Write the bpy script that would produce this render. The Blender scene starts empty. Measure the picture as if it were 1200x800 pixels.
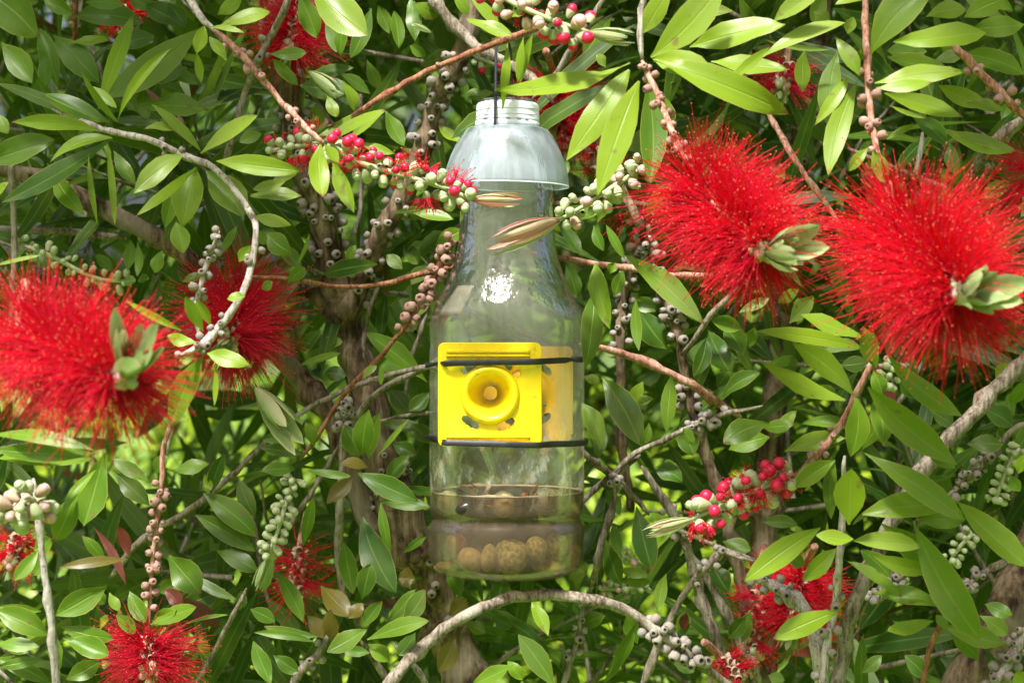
import bpy, math, random
import numpy as np
from mathutils import Vector, Matrix
random.seed(11)
rng = np.random.default_rng(5)
R = math.radians
SC = bpy.context.scene
COL = SC.collection

# ------------------------------------------------------------------ camera
EYE = 1.30            # height of the lens above the ground
DIST = 1.10           # lens to bottle
MMPX = 0.0005         # metres per photo pixel at the bottle
cam_d = bpy.data.cameras.new('camera'); cam = bpy.data.objects.new('camera', cam_d); COL.objects.link(cam)
cam.location = (0, -DIST, EYE); cam.rotation_euler = (R(90), 0, 0)
cam_d.sensor_width = 36; cam_d.lens = 36*DIST/(1200*MMPX)
cam_d.clip_start = 0.02; cam_d.clip_end = 500
cam_d.dof.use_dof = True; cam_d.dof.focus_distance = DIST-0.03; cam_d.dof.aperture_fstop = 12
SC.camera = cam

# ------------------------------------------------------------------ sky, sun, exposure
SUN_EL, SUN_AZ = 59, 205          # azimuth from +Y clockwise: high, behind the camera's left shoulder
w = bpy.data.worlds.new('World'); SC.world = w; w.use_nodes = True
nt = w.node_tree; sky = nt.nodes.new('ShaderNodeTexSky'); sky.sky_type = 'NISHITA'; sky.sun_disc = False
sky.sun_elevation = R(SUN_EL); sky.sun_rotation = R(SUN_AZ); sky.air_density = 0.7; sky.dust_density = 8.0; sky.ozone_density = 0.0
nt.links.new(sky.outputs[0], nt.nodes['Background'].inputs[0]); nt.nodes['Background'].inputs[1].default_value = 0.065
sl = bpy.data.lights.new('sun', 'SUN'); sun = bpy.data.objects.new('sun', sl); COL.objects.link(sun)
sl.energy = 3.4; sl.angle = R(7); sl.color = (1, 0.975, 0.93)
sd = Vector((math.sin(R(SUN_AZ))*math.cos(R(SUN_EL)), math.cos(R(SUN_AZ))*math.cos(R(SUN_EL)), math.sin(R(SUN_EL))))
sun.rotation_euler = (-sd).to_track_quat('-Z', 'Y').to_euler()
vs = SC.view_settings; vs.view_transform = 'Standard'; vs.look = 'None'; vs.gamma = 1; vs.use_curve_mapping = False
vs.exposure = 1.55
cy = SC.cycles
cy.use_denoising = True
cy.max_bounces = 5; cy.diffuse_bounces = 3; cy.glossy_bounces = 2; cy.transmission_bounces = 4; cy.transparent_max_bounces = 20
cy.caustics_reflective = False; cy.caustics_refractive = False
cy.sample_clamp_indirect = 6

# ------------------------------------------------------------------ helpers
def P(x, y, dy=0.0):
    """the point that stands dy behind the bottle's axis and shows at photo position x, y"""
    k = MMPX*(DIST+dy)/DIST
    return Vector(((x-600)*k, dy, EYE-(y-400)*k))
def S(dy): return MMPX*(DIST+dy)/DIST

def link(name, me, mats, parent=None):
    o = bpy.data.objects.new(name, me); COL.objects.link(o)
    for m in (mats if isinstance(mats, (list, tuple)) else [mats]):
        if m is not None and m.name not in [x.name for x in me.materials if x]: me.materials.append(m)
    if parent: o.parent = parent
    return o
def tag(o, label=None, cat=None, group=None, kind=None):
    if label: o['label'] = label
    if cat: o['category'] = cat
    if group: o['group'] = group
    if kind: o['kind'] = kind
    return o
def empty(name, label, cat, group=None):
    o = bpy.data.objects.new(name, None); COL.objects.link(o); o.empty_display_size = .05
    return tag(o, label, cat, group)

class MB:
    """collects geometry for one mesh"""
    def __init__(s): s.v=[]; s.f=[]; s.m=[]; s.at={}
    def add(s, v, f, m=0, **at):
        n=len(s.v); s.v.extend([tuple(p) for p in v]); s.f.extend([tuple(i+n for i in q) for q in f]); s.m.extend([m]*len(f))
        for k,a in at.items():
            s.at.setdefault(k, []); s.at[k] += [0.0]*(n-len(s.at[k])); s.at[k] += list(a) if hasattr(a,'__len__') else [a]*len(v)
    def mesh(s, name, smooth=True):
        me = bpy.data.meshes.new(name); me.from_pydata(s.v, [], s.f)
        me.polygons.foreach_set('material_index', s.m)
        me.polygons.foreach_set('use_smooth', [smooth]*len(s.f))
        for k,a in s.at.items():
            a = a+[0.0]*(len(s.v)-len(a))
            t = me.attributes.new(k, 'FLOAT', 'POINT'); t.data.foreach_set('value', a)
        me.update(); return me
    def build(s, name, mats, parent=None, smooth=True):
        mats = mats if isinstance(mats,(list,tuple)) else [mats]
        me = s.mesh(name, smooth)
        for m in mats: me.materials.append(m)
        o = bpy.data.objects.new(name, me); COL.objects.link(o)
        if parent: o.parent = parent
        return o

def frame(d):
    d = d.normalized(); a = Vector((0,0,1)) if abs(d.z)<.9 else Vector((1,0,0))
    x = d.cross(a).normalized(); return x, d.cross(x)

def catmull(pts, vals, step):
    """smooth a polyline; returns points and interpolated values"""
    n=len(pts); op=[]; ov=[]
    for i in range(n-1):
        p0=pts[max(i-1,0)]; p1=pts[i]; p2=pts[i+1]; p3=pts[min(i+2,n-1)]
        k=max(2,int((p2-p1).length/step))
        for j in range(k):
            t=j/k; t2=t*t; t3=t2*t
            op.append(0.5*((2*p1)+(p2-p0)*t+(2*p0-5*p1+4*p2-p3)*t2+(3*p1-p0-3*p2+p3)*t3)); ov.append(vals[i]*(1-t)+vals[i+1]*t)
    op.append(pts[-1]); ov.append(vals[-1]); return op, ov

def tube(mb, pts, rad, sides=8, m=0, rough=0.0, caps=True, ridges=0.0, seed=0):
    rr=random.Random(seed); n=len(pts); v=[]; f=[]; bu=[]; bv=[]
    x=None; dist=0.0; ph=[rr.uniform(0,6.28) for _ in range(4)]
    for i,p in enumerate(pts):
        d=(pts[min(i+1,n-1)]-pts[max(i-1,0)])
        d = d.normalized() if d.length>1e-9 else Vector((0,0,1))
        if x is None: x,_=frame(d)
        x=(x-d*x.dot(d)).normalized(); y=d.cross(x)
        if i: dist+=(p-pts[i-1]).length
        for k in range(sides):
            a=2*math.pi*k/sides
            r=rad[i]*(1+rough*(rr.random()-.5)*2+ridges*(math.sin(3*a+ph[0]+dist*9)+.6*math.sin(5*a+ph[1]-dist*14)))
            v.append(p+(x*math.cos(a)+y*math.sin(a))*r); bu.append(dist); bv.append(k/sides)
    for i in range(n-1):
        for k in range(sides):
            k2=(k+1)%sides; f.append((i*sides+k, i*sides+k2, (i+1)*sides+k2, (i+1)*sides+k))
    if caps:
        f.append(tuple(range(sides-1,-1,-1))); f.append(tuple((n-1)*sides+k for k in range(sides)))
    mb.add(v,f,m,along=bu)

def lathe(mb, prof, sides=24, m=0, base=Vector((0,0,0)), X=Vector((1,0,0)), Y=Vector((0,1,0)), Z=Vector((0,0,1)), close=False):
    """prof: (radius, height) pairs"""
    v=[]; f=[]
    for r,h in prof:
        for k in range(sides):
            a=2*math.pi*k/sides; v.append(base+(X*math.cos(a)+Y*math.sin(a))*r+Z*h)
    n=len(prof)
    for i in range(n-1):
        for k in range(sides):
            k2=(k+1)%sides; f.append((i*sides+k,i*sides+k2,(i+1)*sides+k2,(i+1)*sides+k))
    if close:
        f.append(tuple(range(sides-1,-1,-1))); f.append(tuple((n-1)*sides+k for k in range(sides)))
    mb.add(v,f,m)

# ------------------------------------------------------------------ materials
class MT:
    def __init__(s, name):
        s.m=bpy.data.materials.new(name); s.m.use_nodes=True; s.t=s.m.node_tree; s.b=s.t.nodes['Principled BSDF']; s.o=s.t.nodes['Material Output']
    def n(s, typ, **k):
        q=s.t.nodes.new(typ)
        for a,b in k.items():
            if a.startswith('i_'):
                key=a[2:]; q.inputs[int(key) if key.isdigit() else key.replace('_',' ')].default_value=b
            else: setattr(q,a,b)
        return q
    def l(s,a,b): s.t.links.new(a,b)
    def val(s,x):
        return x
    def math(s,op,a,b=None,c=None,clamp=False):
        q=s.t.nodes.new('ShaderNodeMath'); q.operation=op; q.use_clamp=clamp
        for i,x in enumerate((a,b,c)):
            if x is None: continue
            if isinstance(x,(int,float)): q.inputs[i].default_value=x
            else: s.l(x,q.inputs[i])
        return q.outputs[0]
    def mix(s,fac,a,b):
        q=s.t.nodes.new('ShaderNodeMix'); q.data_type='RGBA'
        for i,x in ((0,fac),(6,a),(7,b)):
            if isinstance(x,(int,float)): q.inputs[i].default_value=x
            elif isinstance(x,tuple): q.inputs[i].default_value=x if len(x)==4 else (*x,1)
            else: s.l(x,q.inputs[i])
        return q.outputs[2]
    def noise(s,scale,detail=3,coord='Object',rough=.5,vec=None):
        q=s.t.nodes.new('ShaderNodeTexNoise'); q.inputs['Scale'].default_value=scale; q.inputs['Detail'].default_value=detail; q.inputs['Roughness'].default_value=rough
        if vec is None:
            c=s.t.nodes.new('ShaderNodeTexCoord'); vec=c.outputs[coord]
        s.l(vec,q.inputs['Vector']); return q.outputs['Fac']
    def coord(s,coord='Object',scale=(1,1,1)):
        c=s.t.nodes.new('ShaderNodeTexCoord'); mp=s.t.nodes.new('ShaderNodeMapping'); mp.inputs['Scale'].default_value=scale
        s.l(c.outputs[coord],mp.inputs['Vector']); return mp.outputs[0]
    def attr(s,name):
        q=s.t.nodes.new('ShaderNodeAttribute'); q.attribute_name=name; return q.outputs['Fac']
    def ramp(s,fac,stops):
        q=s.t.nodes.new('ShaderNodeValToRGB'); e=q.color_ramp.elements
        while len(e)<len(stops): e.new(.5)
        for i,(p,c) in enumerate(stops): e[i].position=p; e[i].color=(*c,1)
        s.l(fac,q.inputs[0]); return q.outputs[0]
    def smooth(s,x,a,b):
        q=s.t.nodes.new('ShaderNodeMapRange'); q.interpolation_type='SMOOTHSTEP'; q.inputs[1].default_value=a; q.inputs[2].default_value=b
        s.l(x,q.inputs[0]); return q.outputs[0]
    def bump(s,h,strength,dist=.001):
        q=s.t.nodes.new('ShaderNodeBump'); q.inputs['Strength'].default_value=strength; q.inputs['Distance'].default_value=dist
        s.l(h,q.inputs['Height']); return q.outputs[0]

def leaf_mat(name, young, mid, old, trans=.32, under=(.15,.23,.06), rough=.34, fine=True):
    t=MT(name); tone=t.attr('tone'); lu=t.attr('along'); lv=t.attr('across')
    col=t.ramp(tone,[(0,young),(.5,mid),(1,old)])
    nz=t.noise(38,2); col=t.mix(t.math('MULTIPLY',t.smooth(nz,.35,.75),.5),col,t.mix(.4,col,(.24,.30,.02)))
    al=t.math('ABSOLUTE',lv)
    # side veins run forward from the midrib
    ph=t.math('ADD',t.math('MULTIPLY',lu,150),t.math('MULTIPLY',al,-26)); vein=t.math('SINE',ph)
    col=t.mix(t.math('MULTIPLY',t.smooth(vein,.3,1),.05),col,(.25,.34,.06))
    rib=t.smooth(al,.10,.02); col=t.mix(t.math('MULTIPLY',rib,.35),col,(.30,.40,.08))
    edge=t.smooth(al,.90,1.0); col=t.mix(t.math('MULTIPLY',edge,.55),col,(.36,.33,.07))
    if fine:
        spot=t.noise(150,2); col=t.mix(t.math('MULTIPLY',t.smooth(spot,.67,.75),.7),col,(.15,.09,.03))
        col=t.mix(t.math('MULTIPLY',t.smooth(t.noise(14,4),.50,.72),.22),col,(.36,.36,.20))
    if fine:
        oi=t.n('ShaderNodeObjectInfo'); bt=t.math('MULTIPLY',t.smooth(t.math('ADD',lu,t.math('MULTIPLY',t.noise(90,2),.12)),.98,1.03),t.smooth(oi.outputs['Random'],.5,.7)); col=t.mix(bt,col,(.20,.11,.04))
    red=t.attr('red'); col=t.mix(red,col,(.13,.025,.018))
    g=t.t.nodes.new('ShaderNodeNewGeometry')
    col2=t.mix(t.math('MULTIPLY',g.outputs['Backfacing'],.55),col,under)
    b=t.b; t.l(col2,b.inputs['Base Color']); b.inputs['Roughness'].default_value=rough; b.inputs['Specular IOR Level'].default_value=.27
    h=t.math('ADD',t.math('MULTIPLY',vein,.05),t.math('ADD',t.math('MULTIPLY',rib,-1.2),t.math('MULTIPLY',nz,2.5)))
    if fine: nb=t.bump(h,.35,.0006); t.l(nb,b.inputs['Normal'])
    tr=t.n('ShaderNodeBsdfTranslucent'); t.l(t.mix(.55,col,(.22,.36,.03)),tr.inputs[0])
    ms=t.n('ShaderNodeMixShader'); ms.inputs[0].default_value=trans
    t.l(b.outputs[0],ms.inputs[1]); t.l(tr.outputs[0],ms.inputs[2]); t.l(ms.outputs[0],t.o.inputs[0]); return t.m
M={}
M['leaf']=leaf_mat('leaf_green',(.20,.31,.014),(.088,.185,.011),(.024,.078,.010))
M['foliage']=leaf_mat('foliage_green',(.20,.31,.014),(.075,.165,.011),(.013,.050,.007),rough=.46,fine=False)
M['hedge']=leaf_mat('hedge_leaf',(.42,.55,.03),(.32,.47,.025),(.16,.30,.02),.45,fine=False)
M['tree']=leaf_mat('tree_leaf',(.08,.16,.03),(.05,.11,.025),(.03,.07,.02),.3,fine=False)
def shoot_mat():
    t=MT('young_shoot'); c=t.ramp(t.attr('tone'),[(0,(.20,.33,.08)),(.4,(.36,.46,.19)),(.7,(.62,.29,.26)),(1,(.62,.14,.14))])
    c=t.mix(t.smooth(t.math('ABSOLUTE',t.attr('across')),.55,1.),c,t.mix(.4,c,(.72,.42,.30))); c=t.mix(t.math('MULTIPLY',t.noise(400,2),.18),c,(.62,.62,.52))
    t.l(c,t.b.inputs['Base Color']); t.b.inputs['Roughness'].default_value=.7
    tr=t.n('ShaderNodeBsdfTranslucent'); t.l(c,tr.inputs[0]); ms=t.n('ShaderNodeMixShader'); ms.inputs[0].default_value=.35
    t.l(t.b.outputs[0],ms.inputs[1]); t.l(tr.outputs[0],ms.inputs[2]); t.l(ms.outputs[0],t.o.inputs[0]); return t.m
M['shoot']=shoot_mat()

def bark(name, base, light, dark, scale=1.0, speck=None, bump=.9, lichen=None):
    t=MT(name); lu=t.attr('along')
    v=t.coord('Object',(1,1,1))
    n1=t.noise(90*scale,5,vec=v,rough=.65)
    c=t.t.nodes.new('ShaderNodeCombineXYZ')
    sx=t.t.nodes.new('ShaderNodeSeparateXYZ'); t.l(v,sx.inputs[0])
    # fibres: noise stretched along the stem
    st=t.coord('Object',(520*scale,520*scale,38*scale)); n2=t.noise(1,4,vec=st,rough=.6)
    col=t.ramp(t.math('ADD',t.math('MULTIPLY',n1,.5),t.math('MULTIPLY',n2,.5)),[(.40,dark),(.5,base),(.61,light)])
    if speck:
        s2=t.noise(420*scale,2,vec=v); col=t.mix(t.math('MULTIPLY',t.smooth(s2,.62,.70),.8),col,speck)
    if lichen:
        s3=t.noise(35*scale,3,vec=v); col=t.mix(t.math('MULTIPLY',t.smooth(s3,.56,.66),.7),col,lichen)
    t.l(col,t.b.inputs['Base Color']); t.b.inputs['Roughness'].default_value=.85; t.b.inputs['Specular IOR Level'].default_value=.2
    h=t.math('ADD',t.math('MULTIPLY',n2,1.4),n1); t.l(t.bump(h,bump,.0012),t.b.inputs['Normal']); return t.m
M['bark_brown']=bark('bark_brown',(.125,.085,.052),(.25,.19,.125),(.03,.018,.011),.55,bump=1.0,lichen=(.20,.17,.12))
M['bark_grey']=bark('bark_grey',(.20,.165,.125),(.33,.29,.24),(.075,.055,.04),1.0,speck=(.08,.055,.045),lichen=(.32,.30,.25))
M['bark_white']=bark('bark_white',(.36,.32,.285),(.50,.47,.43),(.17,.135,.115),1.2,speck=(.16,.10,.085),bump=.7)
M['bark_red']=bark('bark_red',(.23,.095,.05),(.35,.18,.11),(.11,.035,.022),1.3,bump=.8)
M['bark_pink']=bark('bark_pink',(.36,.18,.125),(.50,.33,.27),(.19,.07,.05),1.3,bump=.7)

def capsule_mat():
    t=MT('seed_capsule'); n1=t.noise(300,4); hole=t.attr('hole'); oi=t.n('ShaderNodeObjectInfo')
    base=t.mix(oi.outputs['Random'],(.37,.32,.26),(.30,.28,.26))
    col=t.mix(t.smooth(n1,.35,.65),t.mix(.55,base,(.10,.07,.05)),base); col=t.mix(hole,col,(.03,.018,.012)); col=t.mix(t.attr('pink'),col,t.mix(.5,col,(.42,.17,.13)))
    t.l(col,t.b.inputs['Base Color']); t.b.inputs['Roughness'].default_value=.75; t.l(t.bump(n1,.6,.0006),t.b.inputs['Normal']); return t.m
M['capsule']=capsule_mat()

def stamen_mat():
    t=MT('stamen_red'); ti=t.attr('tip'); rn=t.attr('tone'); oi=t.n('ShaderNodeObjectInfo')
    col=t.mix(rn,(.90,.010,.014),(.82,.014,.07)); col=t.mix(t.math('MULTIPLY',oi.outputs['Random'],.5),col,(.80,.03,.12)); col=t.mix(t.smooth(ti,.0,.35),t.mix(.35,col,(.75,.05,.12)),col)
    col=t.mix(t.smooth(ti,1.4,1.6),col,t.mix(t.smooth(rn,.35,.5),(.84,.26,.17),(.45,.03,.04)))
    t.l(col,t.b.inputs['Base Color']); t.b.inputs['Roughness'].default_value=.5; t.b.inputs['Specular IOR Level'].default_value=.3
    tr=t.n('ShaderNodeBsdfTranslucent'); t.l(col,tr.inputs[0])
    ms=t.n('ShaderNodeMixShader'); ms.inputs[0].default_value=.55
    t.l(t.b.outputs[0],ms.inputs[1]); t.l(tr.outputs[0],ms.inputs[2]); t.l(ms.outputs[0],t.o.inputs[0]); return t.m
M['stamen']=stamen_mat()
def simple(name,col,col2=None,scale=200,rough=.5,spec=.4,bump=0,trans=0):
    t=MT(name)
    if col2:
        n=t.noise(scale,3); c=t.mix(t.smooth(n,.35,.65),col,col2); t.l(c,t.b.inputs['Base Color'])
        if bump: t.l(t.bump(n,bump,.0006),t.b.inputs['Normal'])
    else:
        t.b.inputs['Base Color'].default_value=(*col,1)
    t.b.inputs['Roughness'].default_value=rough; t.b.inputs['Specular IOR Level'].default_value=spec
    if trans: t.b.inputs['Subsurface Weight'].default_value=trans; t.b.inputs['Subsurface Radius'].default_value=(.004,.003,.001); t.b.inputs['Subsurface Scale'].default_value=1
    return t.m
M['bud_red']=simple('bud_petal_red',(.66,.014,.05),(.50,.010,.07),420,.42)
M['bud_pale']=simple('bud_petal_pale',(.55,.45,.38),(.58,.22,.27),260,.5)
M['bud_green']=simple('bud_petal_green',(.33,.40,.22),(.42,.45,.30),300,.55)
M['calyx']=simple('calyx_green',(.30,.38,.16),(.46,.46,.30),260,.65,bump=.4)
M['calyx_pink']=simple('calyx_pink',(.42,.36,.24),(.50,.27,.22),260,.65,bump=.4)

# ------------------------------------------------------------------ ground and far garden
def grass_mat():
    t=MT('lawn'); n=t.noise(3.5,6,rough=.7); n2=t.noise(60,4)
    c=t.mix(t.smooth(n,.3,.7),(.12,.24,.022),(.22,.35,.04)); c=t.mix(t.math('MULTIPLY',t.smooth(n2,.4,.7),.5),c,(.06,.13,.015))
    t.l(c,t.b.inputs['Base Color']); t.b.inputs['Roughness'].default_value=.9; t.l(t.bump(n2,1,.03),t.b.inputs['Normal']); return t.m
mb=MB(); G=40; gv=[]; gf=[]
for i in range(G+1):
    for j in range(G+1):
        x=(i/G-.5); y=(j/G-.5); x=math.copysign(abs(x*2)**2.2,x)*150; y=math.copysign(abs(y*2)**2.2,y)*150
        gv.append((x,y,.02*math.sin(x*1.7)*math.cos(y*1.3)))
for i in range(G):
    for j in range(G): a=i*(G+1)+j; gf.append((a,a+G+1,a+G+2,a+1))
mb.add(gv,gf); ground=tag(mb.build('ground',grass_mat()),kind='structure')

LEAF_U=[0,.07,.2,.36,.53,.7,.85,.95,1.0]
def prof(u,a=1.0,b=.8):
    pk=a/(a+b); mx=(pk**a)*((1-pk)**b); return (u**a)*((1-u)**b)/mx if 0<u<1 else 0.0
def leaf_geo(b,t,wd,nrm,bend=0.,arch=0.,fold=.25,us=LEAF_U,cross=(-1,-.5,0,.5,1),a=1.0,bb=.95,twist=0.,wave=0.):
    ax=t-b; L=ax.length; d=ax/L
    n0=(nrm-d*nrm.dot(d)).normalized(); s0=d.cross(n0)
    v=[]; lu=[]; lv=[]; nc=len(cross)
    ph=(b.x*977+b.z*613)%6.28
    for u in us:
        tw=twist*(u-.5); n=n0*math.cos(tw)+s0*math.sin(tw); s=s0*math.cos(tw)-n0*math.sin(tw)
        q=4*u*(1-u); c=b+ax*u+s0*(bend*L*q)+n0*(arch*L*q); hw=max(wd*.5*prof(u,a,bb),wd*.03*(1-u) if u<.5 else 0.00002)
        for k in cross:
            v.append(c+s*(k*hw*(1+wave*.5*math.sin(9*u+ph+2*k)))+n*(hw*(fold*abs(k)-.12*k*k)+wave*wd*k*k*math.sin(11*u+ph+k))); lu.append(u); lv.append(k)
    f=[]
    for i in range(len(us)-1):
        for k in range(nc-1):
            q0=i*nc+k; f.append((q0,q0+1,q0+nc+1,q0+nc))
    return v,f,lu,lv
FILL_U=[0,.18,.42,.68,.88,1.0]
def add_leaf(mb,b,t,wd,nrm,tone,red=0.,fill=False,m=0,**k):
    if fill: k.update(us=FILL_U,cross=(-1,0,1))
    v,f,lu,lv=leaf_geo(b,t,wd,nrm,**k); mb.add(v,f,m,along=lu,across=lv,tone=tone,red=red)

def crown_mesh(mb,center,rad,n,size,seed,lump=.35,tone=(0,1)):
    """leaf clumps spread over an uneven crown"""
    r=random.Random(seed); cl=[]
    for _ in range(max(6,n//28)):
        d=Vector((r.gauss(0,1),r.gauss(0,1),r.gauss(0,1))).normalized(); q=(.55+.45*r.random())*(1+lump*(r.random()-.5))
        cl.append(Vector((center.x+d.x*rad[0]*q,center.y+d.y*rad[1]*q,center.z+d.z*rad[2]*q)))
    for i in range(n):
        c=r.choice(cl); s=size*3.2
        p=c+Vector((r.gauss(0,s),r.gauss(0,s),r.gauss(0,s*.8)))
        if p.z<.03: p.z=.03+r.random()*.05
        d=((p-center).normalized()+Vector((r.gauss(0,.7),r.gauss(0,.7),r.gauss(.1,.6)))).normalized()
        L=size*r.uniform(.7,1.35)
        add_leaf(mb,p,p+d*L,L*.42,Vector((r.gauss(0,.5),r.gauss(-.3,.5),1)),r.uniform(*tone),fill=True,fold=.2)
    return cl
HEDGES=[('low leafy shrub with bright yellow-green leaves seen below the leftmost red flower',(170,640,2.3),(.42,.35,.32),.030),
 ('low bright green shrub between the brown trunk and the bottle, far behind',(470,660,2.7),(.36,.35,.30),.030),
 ('bright yellow-green shrub glowing between stems just below the middle right flower',(850,560,2.6),(.40,.35,.34),.030),
 ('bright green shrub seen in gaps straight below the bottle',(690,740,2.0),(.34,.30,.26),.028),
 ('low green shrub far behind the bottom right branches',(1080,720,2.6),(.42,.35,.32),.030)]
for i,(lab,(px,py,dy),rad,sz) in enumerate(HEDGES):
    e=empty('low_shrub',lab,'shrub','low shrubs in the garden behind'); c=P(px,py,dy); e.location=(c.x,c.y,0)
    mb=MB(); cl=crown_mesh(mb,Vector((0,0,c.z)),rad,2600,sz,100+i,tone=(0,.8)); mb.build('crown',M['hedge'],e)
    mb=MB()
    for k in range(7):
        q=cl[k*3%len(cl)]; pts,rr=catmull([Vector((random.uniform(-.06,.06),random.uniform(-.06,.06),-.03)),Vector((q.x*.5,q.y*.5,q.z*.55)),q],[.012,.008,.003],.08); tube(mb,pts,rr,6,seed=k)
    mb.build('stem',M['bark_grey'],e)
BACK=[('tall dark green shrub far behind the upper left leaves',(-150,150,2.6),(.4,.4,.75)),('tall dark shrub far behind the left fork of the trunk',(470,200,3.0),(.5,.4,.9)),
 ('tall dark green shrub far behind the bottle neck',(640,170,2.7),(.55,.4,.85)),('tall dark green shrub far behind the two right flowers',(900,180,3.0),(.6,.4,.9)),('tall dark shrub far behind the top right leaves',(1160,200,2.7),(.55,.4,.9))]
for i,(lab,(px,py,dy),rad) in enumerate(BACK):
    e=empty('tall_shrub',lab,'shrub','tall shrubs in the garden behind'); c=P(px,py,dy); e.location=(c.x,c.y,0)
    mb=MB(); cl=crown_mesh(mb,Vector((0,0,c.z)),rad,2600,.075,300+i,.5,tone=(.4,1)); mb.build('crown',M['foliage'],e)
    mb=MB()
    for k in range(7):
        q=cl[k*3%len(cl)]; pts,rr=catmull([Vector((random.uniform(-.08,.08),random.uniform(-.08,.08),-.03)),Vector((q.x*.5,q.y*.5,q.z*.55)),q],[.018,.012,.004],.1); tube(mb,pts,rr,6,seed=k)
    mb.build('stem',M['bark_brown'],e)
TREES=[('dark green garden tree far behind the upper left branches',(-5.0,9.5,2.6),(2.1,1.8,2.0)),('dark garden tree far behind the bottle',(.5,11.0,2.9),(2.2,1.8,2.3)),('dark green garden tree far behind the right flowers',(3.2,9.0,2.6),(2.0,1.8,2.1))]
for i,(lab,c,rad) in enumerate(TREES):
    e=empty('garden_tree',lab,'tree','trees at the far end of the garden'); e.location=(c[0],c[1],0)
    mb=MB(); cl=crown_mesh(mb,Vector((0,0,c[2])),rad,3600,.13,200+i,.5); mb.build('crown',M['tree'],e)
    mb=MB(); pts,rr=catmull([Vector((0,0,-.05)),Vector((.05,.03,.8)),Vector((-.05,0,c[2]-.2))],[.14,.11,.07],.2); tube(mb,pts,rr,10,ridges=.03)
    for k in range(6):
        pts,rr=catmull([Vector((0,0,.9+.15*k)),cl[k*5%len(cl)]*.5+Vector((0,0,.8)),cl[k*5%len(cl)]],[.06,.04,.015],.2); tube(mb,pts,rr,6,seed=k)
    mb.build('trunk',M['bark_brown'],e)

# ------------------------------------------------------------------ the bottlebrush shrub
SH=empty('bottlebrush_shrub','large bottlebrush shrub with red flowers, narrow leaves and woody seed capsules around the bottle','shrub')

# seed capsule: a woody cup with a sunken mouth, a few shapes shared by all
def capsule_shape(name,r0,pk,sides=9,wide=1.):
    mb=MB(); prof_=[(.40,-.10),(.84,.20),(1.0,.62),(.95,1.05),(.72,1.38),(.45,1.50),(.33,1.36),(.02,1.22)]
    v=[];f=[];hole=[]
    for i,(r,h) in enumerate(prof_):
        for k in range(sides):
            a=2*math.pi*k/sides; q=1+.06*math.sin(3*a+i); v.append((r*r0*q*math.cos(a),r*r0*q*math.sin(a)*wide,h*r0*1.12)); hole.append(1. if i>=6 else (.35 if i==5 else 0.))
    for i in range(len(prof_)-1):
        for k in range(sides):
            k2=(k+1)%sides; f.append((i*sides+k,i*sides+k2,(i+1)*sides+k2,(i+1)*sides+k))
    mb.add(v,f,0,hole=hole,pink=pk); return mb
CAPS=[capsule_shape('seed_capsule',1,0.),capsule_shape('seed_capsule',1,0.,9,.9),capsule_shape('seed_capsule',1,1.)]
CAPM=[]
for c in CAPS:
    me=c.mesh('seed_capsule'); me.materials.append(M['capsule']); CAPM.append(me)
CAPREQ=[]   # (projected size, branch, matrix, shape)

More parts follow.
